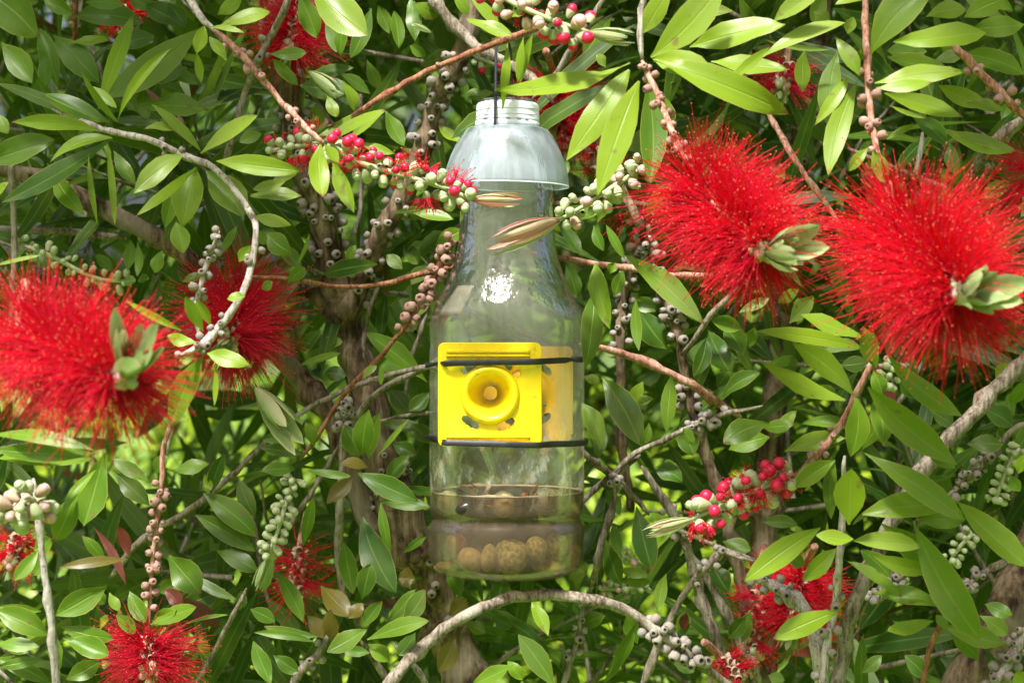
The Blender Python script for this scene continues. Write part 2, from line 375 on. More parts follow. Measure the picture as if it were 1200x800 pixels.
# branches: material, start radius px, end radius px, start dy, end dy, points, capsule clusters (t0, t1, how many, size px)
W,GR,BR,RD,PK='bark_white','bark_grey','bark_brown','bark_red','bark_pink'
BRANCHES=[
 # left white spray branch
 (W,3.5,5.5,-.05,-.13,[(60,128),(100,143),(130,153),(170,162),(215,182),(250,195),(275,222),(292,248),(299,270),(297,305),(283,345),(256,385),(234,403),(212,416)],[(.30,.36,4,8),(.66,.72,2,8),(.86,.98,9,8)]),
 (W,4,3,-.08,-.10,[(236,402),(228,370),(235,340),(247,300),(256,270)],[(.25,.98,14,8.5)]),
 (W,6,4.5,-.05,-.08,[(210,-25),(222,0),(235,18),(252,36)],[]),
 (PK,5,3.5,-.08,-.12,[(252,36),(280,62),(300,80),(330,120),(360,152),(382,168)],[(.08,.42,6,8.5),(.6,.9,4,7)]),
 (GR,5,4,.0,.02,[(345,-20),(335,8),(320,40),(302,75),(285,110),(274,152),(262,200)],[(.3,.5,3,8)]),
 (RD,4.8,3.6,-.03,-.05,[(640,28),(605,43),(550,62),(500,85),(455,110),(415,135),(385,150)],[(.40,.5,2,6)]),
 # thick grey limb that carries the cord
 (GR,7.5,5.5,.05,.0,[(495,-30),(510,0),(530,30),(552,49),(572,60),(592,72),(622,90),(650,120)],[]),
 # right fork of the main trunk
 (BR,15,11,.08,.04,[(405,372),(430,318),(450,270),(472,228),(495,165),(512,120),(532,85),(545,48),(556,0),(562,-60)],[(.06,.40,26,9.5),(.48,.74,32,9.5)]),
 # main trunk
 (BR,30,15,.10,.07,[(610,880),(560,810),(525,735),(500,675),(478,620),(458,560),(440,505),(424,450),(411,400),(400,350),(386,300),(372,240),(356,190),(342,140),(330,60),(322,-40)],[(.20,.27,20,9),(.34,.40,28,8.5),(.62,.82,52,10)]),
 (BR,11,10,.10,.085,[(322,312),(345,335),(372,352),(398,372)],[(.1,.9,4,9)]),
 # diagonal limb from the upper left
 (BR,10,16,.10,.08,[(-30,190),(12,200),(60,214),(110,235),(160,263),(200,290),(250,332),(300,388),(333,424),(365,460),(386,485),(402,522),(420,570),(445,640)],[(.47,.55,8,9.5)]),
 (GR,4.5,5,.10,.13,[(-20,268),(30,270),(80,273),(150,279)],[]),
 (GR,4,4,.05,.05,[(12,170),(14,205),(16,260),(16,330),(10,420)],[]),
 (RD,3.2,3.8,.02,.03,[(290,323),(340,328),(400,336),(450,332),(500,321),(528,312),(560,296)],[]),
 (RD,3.6,3.2,.0,.03,[(530,276),(521,298),(505,335),(480,375),(455,405),(440,425),(415,450),(390,480),(372,510),(352,540)],[(.02,.36,27,10)]),
 (GR,3.5,4.5,.02,.10,[(530,428),(495,430),(455,440),(400,460),(340,490),(310,520),(270,560),(230,590),(190,615),(160,640),(128,678)],[]),
 (GR,4.5,4,.03,.08,[(520,418),(490,436),(455,452),(425,478),(412,500)],[]),
 (GR,3.2,3,.06,.06,[(440,492),(475,486),(520,482)],[]),
 (GR,5.5,5,.03,.05,[(404,470),(402,530),(399,600),(396,645),(402,692),(410,720)],[(.0,.12,17,9)]),
 # pale upright twig bottom left with the pale buds on top
 (W,4.5,6,-.16,-.14,[(38,560),(43,605),(51,660),(60,720),(67,800),(70,850)],[]),
 (PK,3.6,2.8,-.03,-.02,[(212,450),(203,490),(192,522),(191,553),(186,600),(179,650),(175,705),(175,745)],[(.36,.88,25,8.5)]),
 (W,3.2,3.2,.02,.02,[(206,470),(200,505),(196,535)],[]),
 (GR,2.8,3.6,.0,.02,[(290,690),(278,712),(255,755),(225,808)],[]),
 (GR,3,4,.04,.06,[(396,520),(370,570),(350,600),(335,625),(320,660)],[]),
 (GR,5,6,.02,.03,[(388,738),(370,768),(345,795),(335,820)],[(.2,.6,4,9)]),
 (GR,4,5,.0,.02,[(420,748),(445,785),(470,830)],[]),(GR,4,5,.0,.02,[(462,755),(485,780),(515,825)],[]),
 # arching branch under the bottle
 (GR,9,5.5,-.05,.0,[(430,835),(462,793),(500,752),(550,717),(600,699),(650,695),(700,704),(740,720),(780,745),(810,768),(845,792),(880,815)],[(.70,.86,26,11)]),
 (GR,3.2,4,.02,.03,[(690,690),(680,730),(670,770),(656,815)],[(.1,.7,9,8.5)]),
 # stems right of the bottle
 (BR,6,9,.06,.09,[(700,170),(722,213),(745,255),(765,300),(782,355),(795,400),(804,447),(814,494),(828,534),(845,590),(870,680),(890,780),(900,850)],[(.17,.33,32,9.5),(.40,.47,10,9)]),
 (BR,6.5,6,.09,.10,[(752,270),(742,310),(732,350),(728,395),(726,450),(730,520),(740,600)],[(.05,.42,20,9)]),
 (PK,4,4.5,.03,.03,[(620,296),(652,302),(700,309),(740,315),(790,321),(840,324)],[]),
 (PK,4.5,6,.02,.06,[(680,404),(702,408),(750,420),(790,437),(820,456),(845,475),(870,490)],[]),
 (GR,3.6,4,.04,.0,[(798,415),(810,400),(832,370),(862,340),(880,325)],[]),
 (GR,4,3,.04,.04,[(715,555),(745,530),(790,510),(830,490),(895,476)],[(.55,.75,11,9.5)]),
 (GR,5,4.2,.03,.06,[(672,520),(690,538),(722,562),(760,602)],[]),
 (GR,4.5,4.5,.05,.05,[(676,592),(700,570),(722,553),(750,532)],[]),
 (GR,4,5.5,.03,.05,[(724,555),(719,590),(708,630),(698,665),(690,692)],[(.02,.15,5,8)]),
 (GR,6,8,.03,.05,[(752,545),(772,575),(790,605),(802,640),(820,695),(840,750),(858,800)],[(.2,.34,7,9)]),
 (GR,5,6,.04,.05,[(800,640),(820,665),(842,705),(870,755),(890,800)],[]),
 (GR,3,5.5,.0,.03,[(888,660),(868,655),(845,648),(828,662),(800,700),(778,745),(752,805)],[(.2,.4,6,8)]),
 (GR,3,3,.02,.02,[(885,656),(840,640),(800,622),(770,610)],[]),
 # stout trunk behind the right flowers
 (BR,20,13,.20,.22,[(888,860),(893,760),(898,640),(904,520),(911,420),(920,310),(934,210),(946,140),(956,70),(966,-30)],[(.62,.82,26,10)]),
 (PK,4,3.8,-.02,-.06,[(896,128),(906,145),(930,185),(960,230),(985,264)],[]),
 (PK,5.2,4.4,-.10,-.14,[(1014,-25),(1016,25),(1016,65),(1019,120),(1026,172),(1040,215)],[(.46,.85,10,9)]),
 (PK,5.5,6.5,-.10,-.10,[(1110,40),(1126,60),(1150,90),(1178,115),(1215,155)],[(.3,.75,6,9.5)]),
 (GR,6,7.5,.0,.02,[(1215,120),(1195,142),(1168,165),(1145,195),(1125,225)],[]),
 (W,4.5,5,-.02,-.02,[(1081,155),(1079,178),(1075,205)],[]),
 (GR,11,10,-.06,-.06,[(1240,385),(1200,422),(1170,452),(1130,497),(1105,527),(1080,556),(1050,602),(1024,652),(1000,710),(985,770),(975,830)],[]),
 (GR,4,4,.04,.06,[(1215,492),(1185,508),(1158,535),(1128,566),(1108,585)],[(.42,.9,15,8.5)]),
 (PK,5,4,-.10,-.08,[(1030,405),(1018,432),(1005,465),(985,500),(960,530),(930,557),(910,566)],[(.5,.75,5,8)]),
 (W,4.2,6,-.10,-.08,[(990,535),(989,560),(987,600),(984,650),(977,715),(968,755),(962,820)],[(.5,.95,8,9)]),
 (W,9,12,-.02,-.03,[(880,672),(905,682),(932,702),(953,732),(962,770),(964,820)],[(.0,.3,12,9)]),
 (RD,3.4,3.8,-.04,.0,[(1112,708),(1104,728),(1092,758),(1078,815)],[]),
 (BR,36,26,.10,.12,[(1100,870),(1130,815),(1158,765),(1182,715),(1205,660),(1240,580)],[]),
 (W,6.5,7,-.08,-.08,[(1220,715),(1198,745),(1178,778),(1155,815)],[(.1,.9,20,10)]),
 (GR,4.5,4.5,.03,.05,[(1130,690),(1145,675),(1170,662),(1210,648)],[(.0,.3,8,8)]),
 (GR,4,4,.05,.06,[(1020,700),(1040,690),(1062,670),(1085,650)],[(.0,.95,34,8.5)]),
 (RD,4,3.6,.04,.04,[(92,-15),(87,15),(86,42),(80,70)],[(.2,.8,5,6)]),
 (W,5.5,5,-.12,-.12,[(757,-25),(752,10),(751,40),(752,72)],[]),
 (PK,4.6,3.8,-.12,-.15,[(752,72),(760,88),(770,112),(782,145),(800,180),(825,215)],[(.05,.8,15,9)]),
 (GR,4,4,.02,.03,[(715,-15),(700,10),(672,55),(652,86),(625,115)],[]),
 (BR,5,4,.10,.08,[(640,238),(680,237),(730,236),(770,240)],[]),
 (GR,3,3,.05,.05,[(505,465),(560,470),(640,474)],[]),
 (GR,3,3.5,.08,.08,[(450,320),(436,350),(428,385),(425,420)],[]),
 (GR,3,3.5,.08,.08,[(505,350),(492,395),(480,430),(475,480)],[]),
]
def place_caps(o,pts,rad,spec,pink,seed):
    r=random.Random(seed); n=len(pts)
    for t0,t1,cnt,sz in spec:
        cnt=int(cnt*1.35+.5)
        for k in range(cnt):
            t=t0+(t1-t0)*(k+.5)/cnt+r.uniform(-.3,.3)*(t1-t0)/cnt; i=min(n-2,max(0,int(t*(n-1))))
            d=(pts[i+1]-pts[i]).normalized(); x=d.cross(Vector((0,-1,0))); x=x.normalized() if x.length>.1 else frame(d)[0]; y=d.cross(x)
            a=k*2.39996+r.uniform(-.3,.3); out=(x*math.cos(a)+y*math.sin(a)); p=pts[i].lerp(pts[i+1],r.random())
            s=sz*.60*S(p.y)*r.uniform(.66,1.14)
            z=(out+d*r.uniform(-.3,.2)+Vector((0,0,r.uniform(-.25,.15)))).normalized(); xx,yy=frame(z)
            m=Matrix((xx,yy,z)).transposed().to_4x4(); m.translation=p+out*(rad[i]*.96); m=m@Matrix.Diagonal((s,s,s*r.uniform(.9,1.15),1))
            vis=s/(DIST+p.y)*(1.3 if out.y<.35 else .6); q=P(0,0,p.y); inx=abs(p.x)<.31*(DIST+p.y)/DIST and abs(p.z-EYE)<.21*(DIST+p.y)/DIST
            CAPREQ.append((vis if inx else 0,o,m,2 if pink else r.choice((0,1))))
for i,(mat,r0,r1,d0,d1,pp,caps) in enumerate(BRANCHES):
    rr=random.Random(i); n=len(pp); pts=[]; rad=[]
    for k,(x,y) in enumerate(pp):
        t=k/(n-1); dy=d0+(d1-d0)*t+rr.uniform(-.006,.006); kk=min(3.,.22*max(r0,r1)+.6); pts.append(P(x+rr.uniform(-kk,kk),y+rr.uniform(-kk,kk),dy)); rad.append((r0+(r1-r0)*t)*S(dy)*rr.uniform(.82,1.04))
    big=max(r0,r1)>12
    pts,rad=catmull(pts,rad,.006 if not big else .008)
    # small crooked wander and nodes
    for k in range(1,len(pts)-1):
        rad[k]*=.97+.14*math.sin(k*1.9+i)*rr.random()+(.30 if rr.random()<.11 else 0)
        pts[k]+=Vector((rr.gauss(0,1),rr.gauss(0,1),rr.gauss(0,1)))*rad[k]*(.13 if not big else .045)
    if not big:
        for k,q in ((0,.35),(1,.7),(2,.9)): rad[k]*=q; rad[-1-k]*=q
    mb=MB(); tube(mb,pts,rad,20 if big else 8,0,.06 if big else .11,True,.055 if big else .02,i)
    o=mb.build('trunk' if r0>=20 else 'branch',M[mat],SH)
    place_caps(o,pts,rad,caps,mat in(RD,PK),500+i)
CAPREQ.sort(key=lambda q:-q[0])
for vis,o,m,k in CAPREQ[:300]:
    c=bpy.data.objects.new('seed_capsule',CAPM[k]); COL.objects.link(c); c.parent=o; c.matrix_local=m
rest=MB()
for vis,o,m,k in CAPREQ[300:]:
    c=CAPS[k]; rest.add([m@Vector(p) for p in c.v],c.f,0,hole=c.at['hole'],pink=c.at['pink'])
if rest.v: tag(rest.build('further_seed_capsules',M['capsule'],SH),kind='stuff')

# ---- leaves traced one by one, by tile of the photo (x, y in thirds of a pixel from the tile corner)
# base x, base y, tip x, tip y, width, tone (0 young leaves and painted sky sheen .. 1 old leaves and painted shade, 2 red), depth behind the bottle
TL={}
TL[0,0]=[(345,385,470,50,62,.2,-.04),(352,345,702,100,128,.35,-.02),(415,420,602,168,42,.05,-.05),(385,430,150,330,88,.7,-.05),(348,460,38,430,70,.25,-.07),(395,485,175,572,70,.35,-.07),
(395,490,5,712,90,.8,-.04),(415,430,285,250,32,.3,-.06),(645,540,468,682,88,.1,-.10),(690,590,475,762,40,.05,-.10),(705,530,530,365,45,.2,-.09),(632,465,505,452,36,.05,-.10),(705,540,905,405,78,.08,-.10),
(760,565,1060,602,76,.05,-.10),(690,590,640,800,120,.3,-.07),(725,600,855,765,120,.3,-.07),(490,375,728,388,100,.35,-.01),(500,300,662,240,70,.7,.03),(190,125,350,292,100,.7,.0),(5,150,112,292,92,.4,-.02),
(-50,-30,132,132,150,.5,.0),(140,100,205,310,70,.6,.02),(240,150,385,140,50,.15,.0),(375,175,545,130,80,.7,.02),(718,92,690,192,56,.05,-.12),(690,180,708,292,32,.15,-.10),(770,92,950,42,72,.08,-.12),(740,95,858,116,26,.0,-.11),
(735,130,795,215,42,.2,-.10),(765,52,855,-12,62,.15,-.08),(-50,570,192,490,108,.6,-.03),(-20,290,272,412,52,.9,-.03),(312,540,345,802,22,.3,-.06),(378,500,405,792,26,.1,-.07),(398,530,475,645,52,.6,-.03),(190,600,297,757,72,.25,-.03),
(108,235,118,300,46,.6,-.01),(150,188,156,305,48,.6,-.01),(455,-10,552,30,80,.7,.03),(262,60,505,82,100,.6,.02),(515,20,655,100,90,.85,.03),(590,10,650,90,60,.9,.03),(150,-10,260,50,60,.4,.0),(300,10,440,20,60,.55,.0),
(560,270,650,260,60,.6,.03),(-10,400,30,470,50,.3,-.06),(500,300,520,420,60,.6,.01),(650,330,560,300,60,.7,.04),(560,230,700,300,60,.5,.02),(-20,700,30,640,40,.1,-.09),(300,300,410,380,40,.2,-.05),(620,640,580,800,60,.5,-.02),(450,330,570,420,80,.7,.03)]
TL[1,0]=[(60,210,152,302,52,.4,.0),(50,190,178,186,52,.5,.0),(205,-40,392,125,140,.3,-.02),(150,-20,212,135,80,.55,.0),(245,50,282,185,56,.6,.02),(315,75,298,195,52,.5,.02),(405,30,333,205,62,.7,.04),(485,40,502,175,52,.75,.04),
(545,-10,560,145,60,.8,.05),(170,275,345,238,60,.75,.04),(155,300,335,312,90,.75,.04),(302,288,345,392,52,.12,-.05),(250,338,285,412,46,.15,-.06),(215,480,342,400,42,.1,-.06),(225,500,455,383,54,.12,-.07),(330,490,455,388,46,.15,-.05),
(225,508,236,695,76,.05,-.13),(270,570,345,748,60,.2,-.11),(240,508,290,572,52,.15,-.12),(365,500,490,540,42,.2,-.05),(-20,690,163,690,62,.2,-.08),(-10,665,105,638,46,.15,-.08),(-10,760,125,792,50,.05,-.09),(458,390,522,515,62,.5,.03),
(640,440,735,505,46,.1,.06),(718,340,835,328,52,.5,.06),(740,68,905,125,62,.12,-.06),(752,-10,855,105,52,.1,-.05),(690,-20,745,52,50,.3,-.02),(885,150,866,385,36,.1,-.03),(552,750,695,772,52,.45,.02),(390,210,432,315,52,.5,.03),
(940,130,920,290,32,.1,-.04),(55,640,150,600,50,.2,-.07),(130,560,60,500,40,.3,-.04),(400,330,300,260,50,.7,.05),(640,60,560,10,60,.4,.05),(430,20,470,120,50,.7,.05),(600,200,540,160,40,.5,.04),(20,470,-60,500,50,.4,-.05),(720,560,790,640,50,.6,.05)]
TL[2,0]=[(415,225,-58,316,100,.02,-.14),(412,245,190,566,112,.1,-.13),(447,285,300,692,112,.03,-.15),(475,275,487,645,100,.6,-.07),(462,115,565,-50,82,.15,-.13),(488,202,742,-62,132,.1,-.15),(495,206,716,272,112,.08,-.14),
(500,215,975,402,122,.2,-.14),(625,165,960,85,120,.05,-.13),(700,215,966,245,92,.05,-.11),(745,295,905,165,46,.05,-.12),(25,305,72,120,32,.3,-.02),(240,772,335,690,62,.4,.02),(330,240,300,190,40,.2,-.05),(520,330,560,460,60,.5,-.06),
(350,60,250,200,70,.7,.05),(600,60,780,40,60,.3,-.06),(-10,60,60,20,46,.2,-.02),(300,780,340,640,60,.5,.03),(130,640,200,570,60,.6,.06),(470,760,560,640,60,.4,-.02)]
TL[3,0]=[(22,75,200,-50,82,.08,-.12),(-25,205,272,80,74,.03,-.12),(-10,140,222,176,22,.3,-.11),(128,182,122,325,62,.1,-.10),(235,130,322,272,62,.35,-.12),(350,-5,235,18,44,.1,-.13),(360,190,575,-45,142,.3,-.12),(440,150,772,112,112,.2,-.13),
(555,60,700,35,90,.2,-.10),(720,100,905,85,90,.3,-.08),(690,60,845,-10,80,.25,-.09),(375,292,692,254,82,.03,-.14),(380,310,575,290,62,.1,-.15),(408,328,687,412,96,.1,-.12),(505,408,637,518,72,.6,-.08),(600,300,782,372,72,.05,-.09),(700,365,835,388,60,.2,-.08),
(690,190,905,262,92,.3,-.07),(608,450,873,532,82,.35,-.07),(312,290,212,617,84,.12,-.13),(285,270,163,442,52,.12,-.12),(245,180,208,442,84,.35,-.08),(428,370,555,416,18,.05,-.11),(418,490,512,440,28,.1,-.09),(370,530,412,642,62,.15,-.15),(352,520,283,602,42,.2,-.12),
(640,500,662,622,52,.75,-.02),(745,700,852,640,62,.2,-.03),(200,-20,160,90,60,.3,-.07),(420,180,560,180,90,.5,-.07),(860,40,780,-20,60,.4,-.05),(590,210,700,180,60,.6,-.03),(280,120,300,60,46,.3,-.12),(160,40,220,80,50,.4,-.06),(420,200,620,230,90,.3,-.09),(820,420,850,360,40,.5,.0)]
TL[0,1]=[(640,360,440,255,32,.03,-.17),(715,362,650,240,52,.2,-.12),(740,345,690,250,42,.2,-.12),(690,402,588,380,52,.05,-.14),(715,450,600,702,92,.35,-.13),(728,440,878,482,72,.03,-.14),(760,480,754,625,22,.15,-.13),(862,240,798,252,42,.05,-.12),
(458,40,448,152,44,.6,.03),(482,50,482,172,38,.55,.02),(432,185,478,188,44,.6,.03),(485,185,525,182,40,.6,.03),(620,-20,642,92,72,.35,-.04),(835,-10,780,82,32,.3,-.05),(-20,132,152,94,18,.1,-.08),(-30,728,332,782,58,.3,-.16),(-30,775,335,792,70,.5,-.15),
(570,80,545,160,50,.6,.02),(880,60,840,120,46,.15,-.08),(740,150,640,190,40,.7,.02),(100,80,180,150,46,.7,.08),(330,90,400,150,42,.6,.06)]
TL[1,1]=[(108,192,172,138,48,.4,.01),(138,135,188,20,18,.2,.02),(630,62,728,8,62,.25,.03),(460,95,515,145,50,.5,.05),(600,542,385,365,84,.35,.06),(155,440,227,358,52,.75,.06),(232,420,305,400,62,.45,.07),(155,482,305,440,32,.15,.04),(242,510,320,520,62,.75,.06),
(372,532,425,484,32,.1,.0),(442,478,438,552,22,.15,.0),(365,805,308,690,84,.65,.01),(372,800,395,638,84,.5,.0),(395,810,433,648,62,.45,.01),(425,805,538,668,22,.2,.0),(205,772,175,680,48,.15,.02),(168,795,18,772,52,.7,.02),(125,748,18,742,42,.6,.03),
(608,578,538,645,62,.75,.06),(470,568,545,655,70,.8,.08),(445,690,605,702,52,.75,.07),(160,150,90,60,60,.5,.05),(40,20,130,90,80,.35,-.02),(30,60,10,10,40,.05,-.08),(600,130,545,200,60,.6,.06),(520,60,570,130,60,.6,.07),(430,100,455,240,70,.85,.09),(620,240,560,330,50,.5,.08),(350,60,320,120,40,.3,.06),(20,215,60,190,40,.3,.0),(620,760,540,690,60,.7,.06),(480,760,560,800,60,.7,.05)]
TL[2,1]=[(405,100,677,342,96,.2,-.05),(292,122,347,358,76,.2,-.05),(290,225,258,492,92,.6,-.02),(188,132,228,245,62,.65,.02),(218,128,188,218,28,.2,.01),(330,-10,398,112,34,.45,.0),(288,-10,322,82,40,.5,.02),(165,-10,242,97,50,.55,.02),
(435,250,446,432,42,.45,.02),(440,245,505,295,62,.45,.04),(682,388,638,525,62,.8,.03),(688,358,765,505,92,.8,.03),(748,345,815,445,80,.8,.04),(695,320,805,355,62,.3,.02),(905,245,798,298,44,.4,.0),(562,515,543,720,62,.35,-.02),(318,525,452,765,112,.8,.0),
(245,615,315,765,72,.25,.0),(308,680,303,805,52,.8,.02),(482,685,462,765,34,.3,.0),(905,685,742,755,92,.45,-.03),(905,735,760,780,82,.4,-.02),(740,592,875,508,62,.8,.03),(450,295,545,425,102,.85,.08),(390,150,360,240,50,.4,.03),(345,160,360,120,40,.2,.01),(720,560,760,500,50,.8,.05),(560,240,650,330,70,.8,.07),
(150,300,165,260,40,.4,.02),(250,520,310,540,40,.1,.05),(430,620,500,600,40,.1,.05),(460,540,420,630,50,.05,.08),(830,420,850,350,50,.4,.04),(590,700,640,800,80,.8,.05),(640,760,600,700,60,.5,.04)]
TL[3,1]=[(345,425,-45,364,62,.03,-.11),(330,385,115,302,74,.2,-.10),(305,592,88,408,102,.22,-.12),(272,606,-22,468,84,.05,-.11),(378,492,332,345,76,.35,-.13),(422,450,685,662,84,.15,-.13),(352,558,665,832,112,.25,-.13),(312,598,290,805,92,.4,-.10),(382,590,405,765,92,.5,-.08),
(372,500,402,592,62,.5,-.10),(185,440,332,420,62,.75,-.05),(258,482,352,470,62,.8,-.04),(-20,702,92,690,52,.45,-.02),(58,785,275,738,72,.15,-.08),(118,690,285,702,52,.5,-.06),(850,625,897,540,62,.35,-.04),(75,335,162,238,62,.3,-.06),(35,265,110,215,46,.2,-.08),(800,530,840,470,40,.2,-.06),(460,520,540,600,70,.8,.0),
(650,700,560,640,90,.85,.02),(760,640,860,700,90,.85,.03),(700,760,830,760,80,.85,.03),(330,780,440,660,60,.6,-.03),(180,560,240,590,40,.2,-.09),(20,740,100,640,50,.3,-.01)]
TL[0,2]=[(-20,12,335,10,92,.25,-.15),(368,-12,294,248,112,.3,-.11),(270,125,192,302,92,.25,-.13),(335,50,214,218,42,.1,-.12),(137,328,48,438,54,.35,-.08),(392,8,525,92,54,.5,.0),(405,58,525,175,72,.75,.02),(608,52,738,28,62,.3,.01),(550,62,585,-5,52,.4,.0),
(738,135,788,-10,54,.75,.03),(718,62,742,122,34,.08,.02),(838,78,898,215,62,.8,.04),(715,130,905,285,92,.5,.02),(688,208,898,335,72,.75,.02),(752,330,905,405,72,.8,.03),(595,350,705,485,112,.45,.01),(412,240,452,348,48,2,.0),(328,248,442,452,34,2,.01),(450,362,203,392,44,1.6,.0),
(372,372,288,280,44,.5,.0),(378,455,192,562,92,.3,-.05),(215,600,403,642,62,.35,-.05),(222,640,385,702,82,.35,-.06),(352,720,232,785,72,.35,-.05),(195,628,212,748,54,.5,-.09),(168,628,-15,542,94,.35,-.10),(145,545,-10,528,34,.3,-.09),(-20,710,185,805,64,.55,-.08),(155,715,-10,742,42,.4,-.09),
(455,475,515,585,62,.45,-.03),(530,592,692,528,62,.12,-.03),(535,602,622,540,62,.2,-.04),(408,558,475,625,52,.4,-.03),(640,500,772,602,64,2,.03),(578,468,645,535,54,2,.03),(650,592,805,558,18,.1,.0),(658,408,835,505,42,.8,.03),(635,520,795,468,82,.8,.04),(385,480,420,545,40,.25,-.02),(370,520,340,480,46,.6,-.02),
(120,330,180,290,60,.3,-.08),(-10,660,140,670,60,.2,-.09),(580,690,690,640,60,.3,.0),(700,620,740,720,40,.1,.03),(850,470,845,540,44,.7,.02),(560,480,620,440,60,.6,.03),(690,470,600,430,70,.6,.04),(120,420,160,350,60,.3,-.04),(100,690,20,640,60,.3,-.07)]
TL[1,2]=[(138,45,18,50,54,.4,.0),(182,50,335,72,34,.25,.0),(392,40,293,30,52,.75,.0),(338,75,248,168,62,.8,.02),(358,60,572,160,84,.5,-.02),(432,160,615,182,54,.4,.0),(540,-5,458,92,62,.45,.02),(165,315,203,145,44,.45,.01),(438,165,476,345,38,.25,-.02),(375,215,492,482,112,.65,.02),
(308,305,342,485,72,.5,.01),(372,505,402,378,72,.55,-.01),(230,455,335,565,92,.75,-.01),(265,655,265,538,64,.75,-.02),(325,570,378,518,54,.75,-.02),(250,688,392,608,74,.4,-.04),(375,598,443,508,54,.5,-.02),(465,580,562,468,54,.45,-.03),(515,588,598,468,74,.45,-.03),(390,645,608,578,64,.2,-.05),
(395,660,467,722,64,.15,-.05),(222,632,28,598,42,.45,-.02),(212,655,-10,620,34,.5,-.03),(-20,538,68,582,54,.4,-.02),(78,415,168,585,64,.2,.0),(-10,650,52,805,64,.35,-.04),(290,668,402,692,42,.4,-.03),(498,428,560,432,74,.8,.02),(668,405,722,495,54,.4,.05),(738,588,808,622,50,.5,.03),(765,800,905,735,64,.2,-.07),
(180,420,120,300,60,.8,.06),(60,350,20,480,50,.4,.02),(560,620,500,700,60,.5,-.01),(680,560,740,500,70,.8,.05),(830,560,900,600,50,.6,.03),(60,700,150,760,60,.4,-.03),(180,560,240,640,60,.8,.02),(520,340,600,280,30,.4,.02),(700,640,640,760,80,.8,.04)]
TL[2,2]=[(70,512,126,632,54,.2,-.06),(22,628,148,808,84,.55,-.03),(-15,720,38,785,50,.2,-.06),(325,795,435,588,54,.6,.0),(542,415,515,545,48,.08,.0),(355,240,382,352,44,.6,.03),(438,178,492,405,92,.75,.02),(328,295,384,455,74,.75,.04),(610,540,588,635,56,.5,.04),(612,545,600,610,40,2,.045),
(385,440,495,440,42,.1,.05),(378,400,478,420,42,.1,.05),(200,430,260,410,60,.2,.04),(700,380,760,480,80,.8,.05),(740,300,840,330,70,.7,.03),(640,420,700,560,70,.8,.06),(500,40,600,90,80,.7,.05),(240,600,330,560,60,.6,.03),(250,700,180,640,60,.7,.03),(440,660,400,560,60,.3,.04),(560,700,640,760,60,.7,.04),(760,640,820,560,60,.8,.04),(330,120,380,210,50,.6,.06),(840,540,800,660,60,.4,.05),(190,560,110,600,50,.5,.02)]
TL[3,2]=[(285,242,294,43,116,.05,-.13),(340,-10,692,226,92,.3,-.12),(330,205,642,180,104,.12,-.13),(655,155,910,388,114,.12,-.12),(520,225,695,220,84,.2,-.11),(298,300,538,320,76,.1,-.13),(368,350,592,402,64,.2,-.12),(182,252,-85,442,94,.12,-.13),(242,325,122,438,68,.08,-.13),(300,292,168,278,64,.05,-.14),
(278,370,472,497,44,.35,-.12),(328,330,432,430,104,.7,-.08),(372,480,618,530,74,.2,-.11),(398,238,612,432,94,.4,-.10),(512,238,746,646,132,.35,-.12),(258,540,17,642,84,.1,-.13),(582,578,418,617,58,.15,-.08),(590,558,632,612,44,.4,-.08),(615,598,838,662,84,.4,-.07),(632,605,742,714,64,.4,-.06),(745,560,845,625,62,.4,-.05),
(235,15,98,112,70,.3,-.09),(232,-5,222,222,54,.4,-.08),(80,102,235,18,64,.15,-.10),(-20,232,105,242,54,.5,-.05),(562,-10,657,42,54,.15,-.12),(850,70,887,125,48,.45,-.02),(878,62,905,-5,46,.2,-.05),(130,380,60,350,60,.5,-.05),(760,520,860,560,60,.7,.0),(400,700,330,760,50,.6,.0),(480,700,560,780,70,.8,.03),(80,700,30,760,20,.3,-.05),(0,770,60,790,50,.5,-.05),(870,760,905,800,70,.1,-.10)]
NAMED=0
r=random.Random(77)
for (ci,ri),lst in TL.items():
    ox,oy=300*ci,(0,267,534)[ri]
    for (bx,by,tx,ty,wd,tone,dy) in lst:
        dy+=r.uniform(-.012,.012)
        if tone<=1: tone+={(0,2):.18,(1,2):.28,(1,1):.2,(2,1):.12,(2,2):.15}.get((ci,ri),0)  # darker by tile: older leaves, with the shrub's shade put into the tone
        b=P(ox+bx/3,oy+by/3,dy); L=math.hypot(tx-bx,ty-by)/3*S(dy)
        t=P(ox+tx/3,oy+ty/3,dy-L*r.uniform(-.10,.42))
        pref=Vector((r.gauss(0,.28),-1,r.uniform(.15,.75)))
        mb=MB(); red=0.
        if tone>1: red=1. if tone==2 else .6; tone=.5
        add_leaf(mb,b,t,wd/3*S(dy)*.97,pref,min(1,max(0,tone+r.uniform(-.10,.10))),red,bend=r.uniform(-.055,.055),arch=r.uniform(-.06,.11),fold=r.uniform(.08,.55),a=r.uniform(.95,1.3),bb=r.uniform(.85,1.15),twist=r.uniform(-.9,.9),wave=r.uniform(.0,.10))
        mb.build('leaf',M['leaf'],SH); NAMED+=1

# ---- shoot tips: a brush of furled young leaves
def shoot(mb,p,d,L,n,seed,tone=(.0,.9),spread=.28,wd=.18):
    rr=random.Random(seed); x,y=frame(d)
    for k in range(n):
        a=k*2.4; o=x*math.cos(a)+y*math.sin(a); q=rr.uniform(.35,1)*spread
        dd=(d.normalized()+o*q).normalized(); l=L*rr.uniform(.6,1.05)
        add_leaf(mb,p+o*L*.03,p+dd*l,l*wd*rr.uniform(.8,1.3),o*-1+Vector((0,-.3,.3)),rr.uniform(*tone),arch=-.09,fold=.6,a=.8,bb=.7,us=[0,.15,.4,.65,.88,1],cross=(-1,-.5,0,.5,1))
